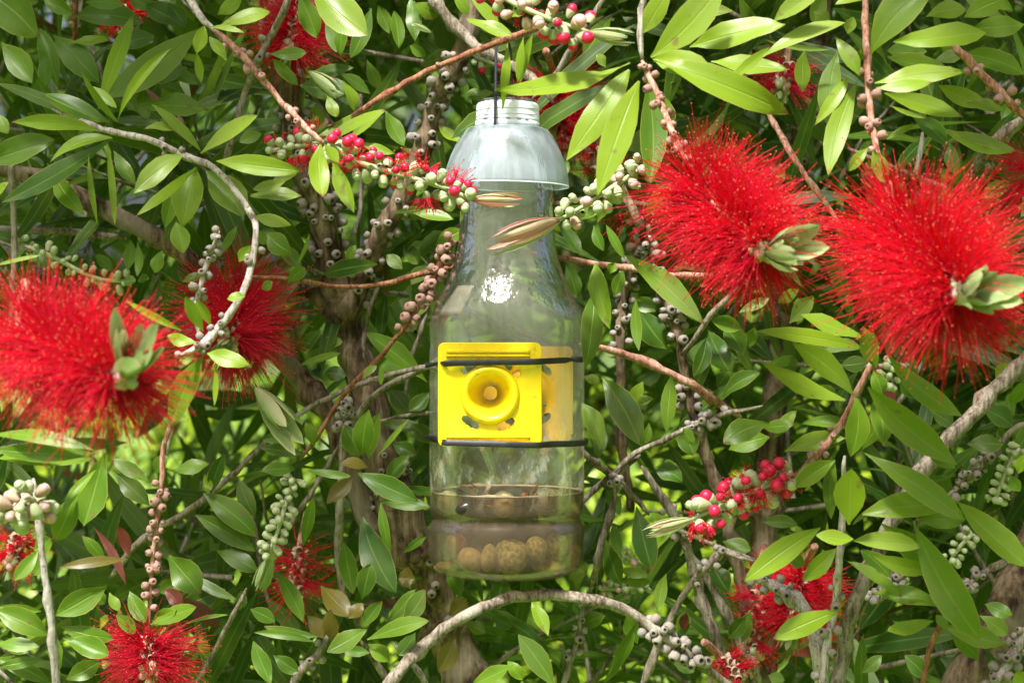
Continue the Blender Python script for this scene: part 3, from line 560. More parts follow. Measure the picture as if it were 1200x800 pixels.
# ---- flowers: a brush of thin red stamens round a woody axis
def stamen_arrays(axis0,axis1,length,count,spread,seed,fwd=.15,rad=.00026,tipr=.00048):
    g=np.random.default_rng(seed); a0=np.array(axis0); ax=np.array(axis1)-a0; L=np.linalg.norm(ax); d=ax/L
    x=np.cross(d,[0,0,1.]); x/=np.linalg.norm(x); y=np.cross(d,x)
    nfl=max(10,count//34); ft=(np.arange(nfl)+.5)/nfl; fa=np.arange(nfl)*2.39996+g.normal(0,.2,nfl)
    idx=g.integers(0,nfl,count); th=fa[idx]; t=ft[idx]
    out=np.cos(th)[:,None]*x+np.sin(th)[:,None]*y
    base=a0+d*(t*L)[:,None]+out*.0035+g.normal(0,.0009,(count,3))
    dirv=out+g.normal(0,spread,(count,3))+d*(fwd+ (t-.5)*.75)[:,None]
    dirv/=np.linalg.norm(dirv,axis=1)[:,None]
    ln=length*g.uniform(.62,1.15,count)*(1-.25*np.maximum(0,t-.8)/.2)
    curve=g.normal(0,.17,(count,3))+np.array([0,0,-.05])
    s=np.array([0,.4,.75,1.0]); pts=base[:,None,:]+dirv[:,None,:]*(ln[:,None]*s)[:,:,None]+curve[:,None,:]*(ln[:,None]*s**2)[:,:,None]
    px=np.cross(dirv,g.normal(0,1,(count,3))); px/=np.linalg.norm(px,axis=1)[:,None]; py=np.cross(dirv,px)
    rr=rad*np.array([1.15,1.0,.85,.6]); V=[]
    for k in range(3):
        an=2*math.pi*k/3; off=px*math.cos(an)+py*math.sin(an); V.append(pts+off[:,None,:]*rr[None,:,None])
    V=np.stack(V,axis=2).reshape(count,12,3)           # 4 rings of 3
    tip=pts[:,3]; te=np.stack([tip+px*tipr,tip+py*tipr,tip-px*tipr,tip-py*tipr,tip-dirv*tipr*1.2,tip+dirv*tipr*1.6],axis=1)
    V=np.concatenate([V,te],axis=1)                    # 18 per stamen
    f=[]
    for i in range(3):
        for k in range(3): k2=(k+1)%3; f.append((i*3+k,i*3+k2,i*3+3+k2)); f.append((i*3+k,i*3+3+k2,i*3+3+k))
    for k in range(4): k2=(k+1)%4; f.append((12+k,12+k2,17)); f.append((12+k2,12+k,16))
    f=np.array(f); F=(f[None]+18*np.arange(count)[:,None,None]).reshape(-1,3)
    tipa=np.tile(np.array([0]*3+[.4]*3+[.75]*3+[1]*3+[2]*6,float),count); tone=np.repeat(g.random(count),18)
    return V.reshape(-1,3),F,tipa,tone
def flower(p0,p1,length,count,seed,spread=.27,shootL=.022,label=None,tips=True,stem=None,shoot_dir=None,rad=.00026):
    p0=Vector(p0); p1=Vector(p1); d=(p1-p0).normalized()
    mb=MB(); pts=[p0-d*.004]; 
    if stem is not None: pts=[Vector(stem)]+pts
    pts+= [p0.lerp(p1,.5),p1]
    pts,rd=catmull(pts,[.0024]*len(pts),.006); tube(mb,pts,rd,7,0,.08,seed=seed)
    rr=random.Random(seed); x,y=frame(d)
    for k in range(26):                       # green cups the stamens grow from
        a=k*2.4; t=(k+.5)/26; o=x*math.cos(a)+y*math.sin(a); z=(o+d*.35).normalized(); xx,yy=frame(z)
        lathe(mb,[(.0008,0),(.0021,.0012),(.0026,.0032),(.0020,.0038)],7,1,p0.lerp(p1,t)+o*.0016,xx,yy,z)
    ob=mb.build('flower_spike',[M['bark_pink'],M['calyx_pink']],SH)
    if label: ob['label']=label
    V,F,ta,tn=stamen_arrays(p0,p1,length,count,spread,seed,rad=rad,tipr=rad*1.8)
    me=bpy.data.meshes.new('stamens'); me.vertices.add(len(V)); me.vertices.foreach_set('co',V.ravel())
    me.loops.add(F.size); me.loops.foreach_set('vertex_index',F.ravel().astype(np.int32)); me.polygons.add(len(F))
    me.polygons.foreach_set('loop_start',np.arange(0,F.size,3,dtype=np.int32)); me.polygons.foreach_set('use_smooth',np.ones(len(F),bool)); 
    for nme,a in(('tip',ta),('tone',tn)):
        at=me.attributes.new(nme,'FLOAT','POINT'); at.data.foreach_set('value',a)
    me.update(calc_edges=True); me.validate(); me.materials.append(M['stamen'])
    so=bpy.data.objects.new('stamens',me); COL.objects.link(so); so.parent=ob; so['kind']='stuff'
    if tips:
        mb=MB(); sdv=Vector(shoot_dir) if shoot_dir else d
        shoot(mb,p1,sdv,shootL*1.15,12,seed,(.0,.3),.6,.30)
        mb.build('shoot_tip',M['shoot'],ob)
        for k in range(9):                    # closed buds at the end of the spike
            a=k*2.4; o=x*math.cos(a)+y*math.sin(a); z=(o+d*.5).normalized(); make_bud(p1-d*.006*(k/9)+o*.003,z,.0027,1 if k%3 else 2,ob,rr)
    return ob
BUDM={}
def bud_mesh(kind):
    """0 red, 1 green, 2 pale pink: a calyx cup holding a round closed corolla (unit radius)"""
    if kind in BUDM: return BUDM[kind]
    mb=MB()
    if kind==0:
        lathe(mb,[(.30,-1.3),(.58,-1.0),(.80,-.5),(.92,-.1),(.95,.06),(.86,.14),(.8,.05)],9,0); lathe(mb,[(.80,-.05),(.97,.25),(1.0,.62),(.88,1.0),(.60,1.3),(.28,1.44),(.02,1.46)],9,1)
    else:
        lathe(mb,[(.30,-1.5),(.60,-1.15),(.84,-.6),(1.0,.0),(1.03,.36),(.93,.55),(.80,.45)],9,0)
        lathe(mb,[(.80,.3),(.88,.62),(.82,.92),(.58,1.16),(.26,1.27),(.02,1.28)],9,1)
    me=mb.mesh('bud'); me.materials.append(M['calyx'] if kind!=2 else M['calyx_pink']); me.materials.append(M[('bud_red','bud_green','bud_pale')[kind]]); BUDM[kind]=me; return me
def make_bud(p,z,s,kind,parent,rr):
    b=bpy.data.objects.new('bud',bud_mesh(kind)); COL.objects.link(b); b.parent=parent
    x,y=frame(z); m=Matrix((x,y,z)).transposed().to_4x4(); m.translation=p; b.matrix_local=m@Matrix.Diagonal((s,s,s*rr.uniform(.9,1.15),1)); return b
FL=[ # base px, dy, tip px, dy, stamen length, count, seed, shoot length, label, stem px
 ((30,395,-.23),(148,442,-.30),.030,2700,1,.028,'large scarlet flower at the left edge',(30,330,-.20),(.2,-.5,.5)),
 ((283,345,.06),(268,398,.02),.034,1900,2,.016,'dark red flower in shade behind the white branch',(290,300,.03),None),
 ((815,215,-.14),(897,297,-.20),.031,2500,3,.028,'scarlet flower right of the bottle',(805,185,-.15),(.5,-.6,.0)),
 ((1055,272,-.17),(1128,345,-.245),.038,2900,4,.031,'largest scarlet flower on the right',(1040,215,-.14),(.25,-.75,.05)),
 ((175,745,-.02),(176,790,-.03),.026,900,5,.016,'red flower cut by the bottom edge',None,None),
 ((650,95,.12),(662,172,.11),.028,1200,6,.014,None,(640,60,.06),None),
 ((352,5,.06),(338,62,.05),.026,900,7,.012,None,(365,-30,.06),None),
 ((942,672,.07),(928,730,.06),.028,1200,8,.016,'dark red flower behind the lower right leaves',(955,640,.03),None),
 ((1225,195,-.05),(1212,232,-.07),.026,700,9,.014,None,(1250,180,-.05),None),
 ((890,680,.07),(884,770,.07),.016,420,10,.012,None,(896,640,.09),None),
 ((22,625,.05),(14,662,.05),.016,380,11,.010,None,(30,590,.06),None),
 ((922,70,.10),(915,105,.09),.018,400,13,.010,None,(930,40,.10),None),
]
for p0,p1,ln,ct,sd_,shl,lab,stem,shd in FL:
    flower(P(*p0),P(*p1),ln,ct,sd_,shootL=shl,label=lab,stem=P(*stem) if stem else None,shoot_dir=shd,rad=.00021 if p0[2]<-.1 else .00019)
# withered tufts of old stamens
flower(P(352,640,.05),P(345,705,.05),.022,170,21,spread=.6,tips=False,stem=P(360,600,.06))
flower(P(140,12,.08),P(148,22,.08),.014,200,22,tips=False,stem=P(150,-10,.08))
flower(P(845,770,.02),P(868,795,.02),.012,200,23,tips=False,stem=P(825,752,.0))
flower(P(690,180,.09),P(760,280,.09),.014,160,24,tips=False)

# ---- spikes of round buds
def bud_spike(pts,bud_px,n,kinds,seed,tip_px=None,tip_tone=(.3,1.),open_frac=0.,tipL=30,stalk='calyx',out_k=1.1,label=None):
    rr=random.Random(seed); pp=[P(*q) for q in pts]; dy=pts[0][2]; s=bud_px*.5*S(dy)
    pts_,rd=catmull(pp,[.0011+.0002*i for i in range(len(pp))][::-1],.004); mb=MB(); tube(mb,pts_,rd,7,0,.06,seed=seed)
    ob=mb.build('bud_spike',M[stalk],SH)
    if label: ob['label']=label
    N=len(pts_); st=MB(); nst=0
    for k in range(n):
        t=(k+.5)/n; i=min(N-2,int(t*(N-1))); d=(pts_[i+1]-pts_[i]).normalized(); x,y=frame(d)
        a=k*2.39996+rr.uniform(-.3,.3); o=x*math.cos(a)+y*math.sin(a); z=(o+d*.25+Vector((0,0,.12))).normalized()
        kd=kinds[0] if rr.random()<kinds[1] else kinds[2]
        p=pts_[i]+z*(s*(1.4+out_k*rr.uniform(.3,1)))
        make_bud(p,(z+Vector((rr.gauss(0,.25),rr.gauss(0,.25),rr.gauss(0,.25)))).normalized(),s*rr.uniform(.66,1.08),kd,ob,rr)
        if kd==0 and rr.random()<open_frac:           # a bud that has begun to open
            V,F,ta,tn=stamen_arrays(p+z*s*.2,p+z*s*.8,.0062,34,.30,seed*100+k,fwd=1.6,rad=.00024,tipr=.00042)
            st.add([tuple(v) for v in V],[tuple(f) for f in F],0,tip=list(ta),tone=list(tn)); nst+=1
        # short stalk to the axis
        mb2=MB()
    if nst:
        so=st.build('stamens',M['stamen'],ob); so['kind']='stuff'
    if tip_px:
        q=P(*tip_px); e=pts_[-1]; mb=MB(); shoot(mb,e,(q-e),(q-e).length,16,seed,tip_tone,.17,.08); mb.build('shoot_tip',M['shoot'],ob)
    return ob
bud_spike([(385,168,-.10),(420,190,-.10),(470,205,-.10),(520,220,-.10),(553,234,-.10)],14,48,(0,.66,1),31,(612,236,-.11),(.3,1),.3,label='spike of opening red buds left of the bottle neck')
bud_spike([(752,198,-.06),(720,218,-.07),(690,238,-.07),(655,258,-.07)],13,36,(1,.75,2),32,(572,289,-.09),(.0,.8),label='pale green bud spike right of the bottle neck')
bud_spike([(925,556,-.09),(890,572,-.09),(850,590,-.09),(812,608,-.09)],15.5,46,(0,.75,1),33,(755,624,-.09),(.1,.9),.25,label='spike of opening red buds at lower right')
bud_spike([(372,168,-.06),(345,172,-.06),(312,178,-.06)],12,18,(0,.6,1),34,None,open_frac=.4)
bud_spike([(570,-15,-.14),(610,8,-.15),(650,25,-.15),(690,38,-.15)],16,30,(0,.62,2),35,(742,46,-.16),(.0,.5),.1,label='pale and pink bud spike at the top edge')
bud_spike([(45,602,-.18),(38,585,-.19),(25,590,-.20),(5,612,-.20)],16,26,(2,.6,1),36,(-40,640,-.20),label='pale pink bud spike at the left edge')
bud_spike([(345,560,.0),(336,585,.0),(326,620,-.01),(312,655,-.01)],9.5,36,(1,1,1),37,(298,692,-.01),(.0,.25),stalk='calyx',label='green bud spike left of the brown trunk')
bud_spike([(1195,525,.04),(1180,550,.04),(1165,590,.04)],9,30,(1,1,1),38,None,stalk='calyx')
bud_spike([(1140,625,.04),(1125,640,.04),(1112,660,.04)],9,18,(1,1,1),39,None,stalk='calyx')
bud_spike([(1050,425,-.02),(1042,440,-.02),(1035,458,-.02)],9,16,(1,1,1),40,None,stalk='calyx')
bud_spike([(700,688,.12),(730,690,.12),(760,682,.12)],8,22,(1,.6,2),41,None,stalk='calyx')
bud_spike([(728,650,.12),(742,655,.12),(756,660,.12)],7,16,(1,.6,2),42,None,stalk='calyx')
bud_spike([(20,285,.06),(60,300,.06),(110,325,.06),(150,330,.06)],9,30,(1,1,1),43,None,stalk='calyx')
bud_spike([(540,62,.07),(565,70,.07),(590,80,.07)],10,10,(0,.7,1),44,None)
# loose shoot tips
for (a,b,n,sd_,tn) in [((362,84,.0),(398,112,-.01),9,51,(0,.3)),((300,455,.0),(352,520,-.02),10,52,(0,.5)),((505,38,.03),(480,26,.03),7,53,(0,.4))]:
    mb=MB(); q=P(*a); e=P(*b); shoot(mb,q,e-q,(e-q).length,n,sd_,tn,.22,.2); mb.build('shoot_tip',M['shoot'],SH)

# ---- the rest of the shrub's foliage, twig by twig, behind and above
GAPS=[(90,266,130,60,.96),(190,495,190,62,1.),(40,520,70,50,.9),(868,445,75,80,.96),(745,605,80,85,.9),(715,690,60,60,.6),(460,470,50,40,.4),(700,430,50,40,.4),(160,300,60,30,.8),(50,690,60,30,.6),(470,345,40,30,.4),(280,700,40,60,.4)]
STEMS=[(380,280,55,100,.85),(450,260,60,80,.8),(422,440,50,90,.8),(480,620,50,90,.7),(795,410,50,120,.7),(512,120,45,70,.8),(300,390,60,50,.6),(735,340,35,80,.6)]   # clear wood shows here
fill=MB(); twigs=MB(); extra=[]; r=random.Random(909)
def whorl(p,d,L,n,ll,ww,tone,thin=.0013):
    pts=[p,p+d*L*.5+Vector((r.gauss(0,.006),r.gauss(0,.006),r.gauss(0,.006))),p+d*L]
    q,rd=catmull(pts,[thin*1.6,thin*1.2,thin*.7],.03); tube(twigs,q,rd,5,0,.05,False,seed=r.randint(0,9999))
    x,y=frame(d)
    for k in range(n):
        t=.15+.85*(k+.5)/n; i=min(len(q)-2,int(t*(len(q)-1))); c=q[i].lerp(q[i+1],t*(len(q)-1)-i)
        a=k*2.39996+r.uniform(-.4,.4); o=x*math.cos(a)+y*math.sin(a); dd=(d*r.uniform(.35,1.1)+o+Vector((0,0,r.uniform(-.25,.2)))).normalized()
        l=ll*r.uniform(.7,1.2); nr=(d-o*.3+Vector((r.gauss(0,.3),r.gauss(-.35,.3),r.gauss(.5,.3))))
        add_leaf(fill,c,c+dd*l,ww*r.uniform(.8,1.2),nr,min(1,max(0,tone+r.gauss(0,.16))),1. if r.random()<.012 else 0.,fill=True,arch=r.uniform(-.03,.09),bend=r.uniform(-.06,.06),fold=r.uniform(.05,.35))
NF=0
while NF<960:
    px=r.uniform(-220,1420); py=r.uniform(-420,930); dy=.15+.95*r.random()**1.35
    hit=1.
    for gx,gy,rx,ry,g in (GAPS+STEMS if dy<.36 else GAPS):
        if ((px-gx)/rx)**2+((py-gy)/ry)**2<1.9: hit*=1-g
    if r.random()>hit: continue
    p=P(px,py,dy); d=Vector((r.gauss(0,.6),r.gauss(-.45,.5),r.gauss(.35,.6))).normalized()
    whorl(p,d,r.uniform(.08,.16),r.randint(8,13),r.uniform(.064,.094),r.uniform(.0095,.0140),.95); NF+=1  # near-darkest tone: shade inside the shrub put into the leaf colour
for k in range(430):      # the crown goes on above and to the sides
    p=Vector((r.uniform(-.9,.9),r.uniform(.20,1.15),EYE+.27+.55*r.random()**1.5)); d=Vector((r.gauss(0,.6),r.gauss(-.2,.6),r.gauss(.3,.6))).normalized()
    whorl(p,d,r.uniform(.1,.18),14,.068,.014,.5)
for k in range(170):      # unseen sprays added over the front to shade the lower and back leaves
    p=Vector((r.uniform(-.75,.75),r.uniform(-.25,.20),0)); p.z=EYE+.265+.20*r.random()
    if abs(p.x+.03)<.11 and p.y<.04: continue  # opening in the added sprays keeps light on the bottle
    d=Vector((r.gauss(0,.6),r.gauss(-.1,.5),r.gauss(.35,.4))).normalized()
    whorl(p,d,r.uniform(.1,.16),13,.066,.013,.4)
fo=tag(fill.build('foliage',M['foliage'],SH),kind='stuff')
to=tag(twigs.build('twigs',M['bark_grey'],SH),kind='stuff')

# ------------------------------------------------------------------ the trap bottle
BX=594; C0=P(BX,400); SX=MMPX
def Z(py): return EYE-(py-400)*MMPX
def pet(name, tint, haze_lo, haze_hi, haze_col, wave=1.0, dirt=True, gloss=.8):
    """thin clear plastic: see-through, a dusty film that scatters light, and a wavy shine"""
    t=MT(name); t.t.nodes.remove(t.b)
    obj=t.coord('Object',(1,1,1)); st=t.coord('Object',(220,220,7))
    ns=t.noise(1,3,vec=st); n1=t.noise(28,4,vec=obj,rough=.6); n2=t.noise(130,3,vec=obj); n3=t.noise(520,2,vec=obj)
    h=t.math('ADD',t.math('MULTIPLY',n2,.50*wave),t.math('ADD',t.math('MULTIPLY',n1,1.7*wave),t.math('ADD',t.math('MULTIPLY',ns,.5),t.math('MULTIPLY',n3,.02))))
    sx=t.t.nodes.new('ShaderNodeSeparateXYZ'); t.l(obj,sx.inputs[0]); up=t.smooth(sx.outputs['Z'],.004,.022)
    if dirt: h=t.math('MULTIPLY',h,t.math('ADD',.13,t.math('MULTIPLY',up,.87)))
    nb=t.bump(h,.8,.0018)
    tr=t.n('ShaderNodeBsdfTransparent'); tr.inputs[0].default_value=(*tint,1)
    df=t.n('ShaderNodeBsdfDiffuse'); tl=t.n('ShaderNodeBsdfTranslucent'); dc=(*haze_col,1)
    hz=t.math('ADD',haze_lo,t.math('MULTIPLY',t.math('ADD',t.math('MULTIPLY',t.smooth(ns,.40,.68),.5),t.math('MULTIPLY',t.smooth(n1,.35,.7),.5)),haze_hi-haze_lo))
    if dirt:
        dm=t.smooth(t.noise(62,5,vec=t.coord('Object',(1.3,1.3,.6)),rough=.65),.50,.60)
        low=t.math('MULTIPLY',t.smooth(sx.outputs['Z'],-.045,-.062),t.smooth(sx.outputs['Z'],-.098,-.085))
        dirtm=t.math('MULTIPLY',dm,t.math('ADD',t.math('MULTIPLY',low,.9),.05))
        below=t.smooth(sx.outputs['Z'],-.084,-.089); dc=t.mix(t.math('MULTIPLY',below,.85),dc,(.36,.25,.15))
        dcol=t.mix(t.math('MULTIPLY',t.smooth(n2,.45,.6),t.math('MULTIPLY',low,.8)),dc,(.55,.40,.24)); t.l(dcol,df.inputs[0]); t.l(dcol,tl.inputs[0])
        hz=t.math('ADD',hz,t.math('MULTIPLY',dirtm,.6),clamp=True)
    else: df.inputs[0].default_value=dc; tl.inputs[0].default_value=dc
    md=t.n('ShaderNodeMixShader'); md.inputs[0].default_value=.5; t.l(df.outputs[0],md.inputs[1]); t.l(tl.outputs[0],md.inputs[2])
    m1=t.n('ShaderNodeMixShader'); t.l(hz,m1.inputs[0]); t.l(tr.outputs[0],m1.inputs[1]); t.l(md.outputs[0],m1.inputs[2])
    gl=t.n('ShaderNodeBsdfGlossy'); gl.inputs['Roughness'].default_value=.15; t.l(nb,gl.inputs['Normal'])
    fr=t.n('ShaderNodeFresnel'); fr.inputs[0].default_value=1.5; t.l(nb,fr.inputs['Normal'])
    m2=t.n('ShaderNodeMixShader'); t.l(t.math('MULTIPLY',fr.outputs[0],t.math('ADD',gloss*.26,t.math('MULTIPLY',up,gloss*.9)),clamp=True),m2.inputs[0]); t.l(m1.outputs[0],m2.inputs[1]); t.l(gl.outputs[0],m2.inputs[2]); t.l(m2.outputs[0],t.o.inputs[0]); return t.m
M['pet']=pet('clear_bottle_plastic',(.97,.985,.965),.11,.27,(.72,.74,.64))
M['frost']=pet('frosted_plastic',(.93,.97,1.),.44,.78,(.72,.82,.95),.22,False,.34)
M['cap']=simple('pale_cap_plastic',(.78,.85,.92),(.74,.81,.89),60,.35,.5,trans=.3)
BOT=empty('trap_bottle','clear plastic bottle trap hanging on a dark cord, half filled with bait','bottle')
BOT.location=(C0.x,0,EYE)
prof_b=[(34,118),(35,135),(35,152),(38,165),(45,185),(52,205),(54.5,222),(55,245),(55.5,265),(57,285),(61,305),(67,323),(75,340),(83,354),(88,366),(90.2,378),(90.5,392),(89.6,400),(89.6,404),(90.6,412),(90.6,520),(90.4,597),(89.0,600),(86.6,603),(86.4,607),(88.6,611),(91,615),(91,648),(89.5,658),(85,666),(76,671),(60,672.5),(40,669),(20,664),(.5,661)]
pb=[]
for (ra,ya),(rb,yb) in zip(prof_b,prof_b[1:]):
    k=max(1,int((yb-ya)/6)); pb+=[(ra+(rb-ra)*q/k,ya+(yb-ya)*q/k) for q in range(k)]
pb.append(prof_b[-1])
mb=MB(); lathe(mb,[(r_*SX,-(y-400)*SX) for r_,y in pb],120,0)
keep=[]                                    # round holes are cut for the two funnels
for q in mb.f:
    c=sum((Vector(mb.v[i]) for i in q),Vector())/4; fx=-20*SX if c.y<0 else 22*SX
    keep.append(math.hypot(c.x-fx,c.z+62*SX)>36*SX)
mb.f=[q for q,k in zip(mb.f,keep) if k]; mb.m=[0]*len(mb.f)
bb=mb.build('bottle_body',M['pet'],BOT)
# rounded collar cut from another bottle, slid over the neck
tilt=Matrix.Rotation(R(1.1),4,'Y')
mb=MB(); lathe(mb,[(a*SX,-(y-400)*SX) for a,y in [(37,150.5),(44,150.8),(48,152.5),(53,159),(60,171),(66,184),(70,196),(72.4,207),(73.3,214),(73.5,218.3),(73.1,218.6)]],72,0)
piv=Vector((0,0,-(185-400)*SX)); rot=Matrix.Translation(piv)@tilt@Matrix.Translation(-piv)
mb.v=[tuple(rot@Vector(p)) for p in mb.v]
cl_=mb.build('collar',M['frost'],BOT)
mb=MB(); ring=[rot@Vector((math.cos(a)*73.4*SX,math.sin(a)*73.4*SX,-(218.2-400)*SX)) for a in [2*math.pi*k/72 for k in range(73)]]
tube(mb,ring,[.00035]*73,6,0); mb.build('rim',M['cap'],cl_)
# ribbed screw cap with its tamper ring
mb=MB(); rp=[(20,120.8),(33,121),(35.5,122.5),(36.8,125.5),(37,140.5),(37.4,141),(37.4,142),(36.4,142.3),(36.4,143.2),(37.8,143.6),(38,149),(37,150)]
lathe(mb,[(a*SX,-(y-400)*SX) for a,y in rp],72,0); lathe(mb,[(20*SX,-(120.8-400)*SX),(.0002,-(120.6-400)*SX)],72,0)
mb.v=[tuple(rot@Vector(p)) for p in mb.v]
cp=mb.build('screw_cap',M['cap'],BOT)
mb=MB()
for hgt,tl in((128,3),(135,3)):
    ring=[Vector((math.cos(a)*37.2*SX,math.sin(a)*37.2*SX,-(hgt+tl*math.sin(a*.5)-400)*SX)) for a in [2*math.pi*k/48 for k in range(49)]]
    tube(mb,[rot@q for q in ring],[.0002]*49,5,0)
mb.build('thread_ridge',M['cap'],cp)
mb=MB()
for a in (-2.30,-1.95,-1.55,-1.22,-.95):
    q=[Vector((math.cos(a+b)*37.7*SX,math.sin(a+b)*37.7*SX,-(143-400)*SX)) for b in (-.07,-.03,.03,.07)]
    tube(mb,[rot@x for x in q],[.0004]*4,4,0)
mb.build('tamper_slot',simple('slot_dark',(.25,.28,.30)),cp)
# old sticker left on the shoulder
mb=MB(); v=[];f=[]
def rad_at(y):
    for (r0,y0),(r1,y1) in zip(prof_b,prof_b[1:]):
        if y0<=y<=y1: return r0+(r1-r0)*(y-y0)/(y1-y0)
for i in range(7):
    for j in range(7):
        y=336+(370-336)*i/6; x=[-62+6*(1-i/6)-18*(i/6), -38-14*(i/6)]; xx=x[0]+(x[1]-x[0])*j/6; rr_=rad_at(y)+.35
        v.append((xx*SX,-math.sqrt(max(1,rr_*rr_-xx*xx))*SX,-(y-400)*SX))
for i in range(6):
    for j in range(6): a=i*7+j; f.append((a,a+7,a+8,a+1))
mb.add(v,f); st_=mb.build('sticker_remnant',pet('sticker_film',(.92,.90,.80),.16,.28,(.66,.62,.50),.5,False,.3),BOT)
sm=st_.modifiers.new('film','SOLIDIFY'); sm.thickness=.0002

# bait liquid
def liquid_mat():
    t=MT('bait_liquid'); t.t.nodes.remove(t.b); n=t.noise(30,3)
    tr=t.n('ShaderNodeBsdfTransparent'); tr.inputs[0].default_value=(.52,.45,.35,1)
    df=t.n('ShaderNodeBsdfTranslucent'); df.inputs[0].default_value=(.40,.30,.22,1); d2=t.n('ShaderNodeBsdfDiffuse'); d2.inputs[0].default_value=(.30,.24,.19,1)
    a=t.n('ShaderNodeAddShader'); md=t.n('ShaderNodeMixShader'); t.l(df.outputs[0],md.inputs[1]); t.l(d2.outputs[0],md.inputs[2])
    m=t.n('ShaderNodeMixShader'); t.l(t.math('ADD',.05,t.math('MULTIPLY',n,.12)),m.inputs[0]); t.l(tr.outputs[0],m.inputs[1]); t.l(md.outputs[0],m.inputs[2])
    t.l(m.outputs[0],t.o.inputs[0]); return t.m
mb=MB(); lp=[(.5,576),(60,576),(86,576),(89.0,575.2),(89.2,577),(89.0,596),(87.6,600),(85.2,603),(85.0,607),(87.2,611),(89.6,615),(89.6,647),(88,657),(83.5,664.5),(75,669.3),(60,671),(40,667.4),(20,662.4),(.5,659.5)]
lathe(mb,[(a*SX,-(y-400)*SX) for a,y in lp],64,0)
lqm=mb
lq=tag(mb.build('bait_liquid',liquid_mat()),'murky brown bait liquid in the bottom of the bottle','liquid'); lq.location=BOT.location
mb=MB(); ring=[]; rw=random.Random(4); nn=90
ph_=[rw.uniform(0,6.28) for _ in range(4)]
rdz=[.0002+.0003*max(0,math.sin(3*k*6.283/nn+ph_[0])+.8*math.sin(7*k*6.283/nn+ph_[1]))+.0002*rw.random() for k in range(nn)]
v=[];f=[]
for k in range(nn):
    a=2*math.pi*k/nn; c,s_=math.cos(a),math.sin(a); R0=88.9*SX
    for (dr,dz) in ((0,-rdz[k]*1.2),(0,rdz[k]*2.2),(-.0016,rdz[k]*.5),(-.0016,-rdz[k]*.6)): v.append((c*(R0+dr),s_*(R0+dr),-(575.5-400)*SX+dz))
for k in range(nn):
    k2=(k+1)%nn
    for q in range(4): q2=(q+1)%4; f.append((k*4+q,k2*4+q,k2*4+q2,k*4+q2))
mb.add(v,f); mb.build('scum_line',simple('brown_scum',(.20,.14,.08),(.30,.23,.14),180,.7,.3),lq)

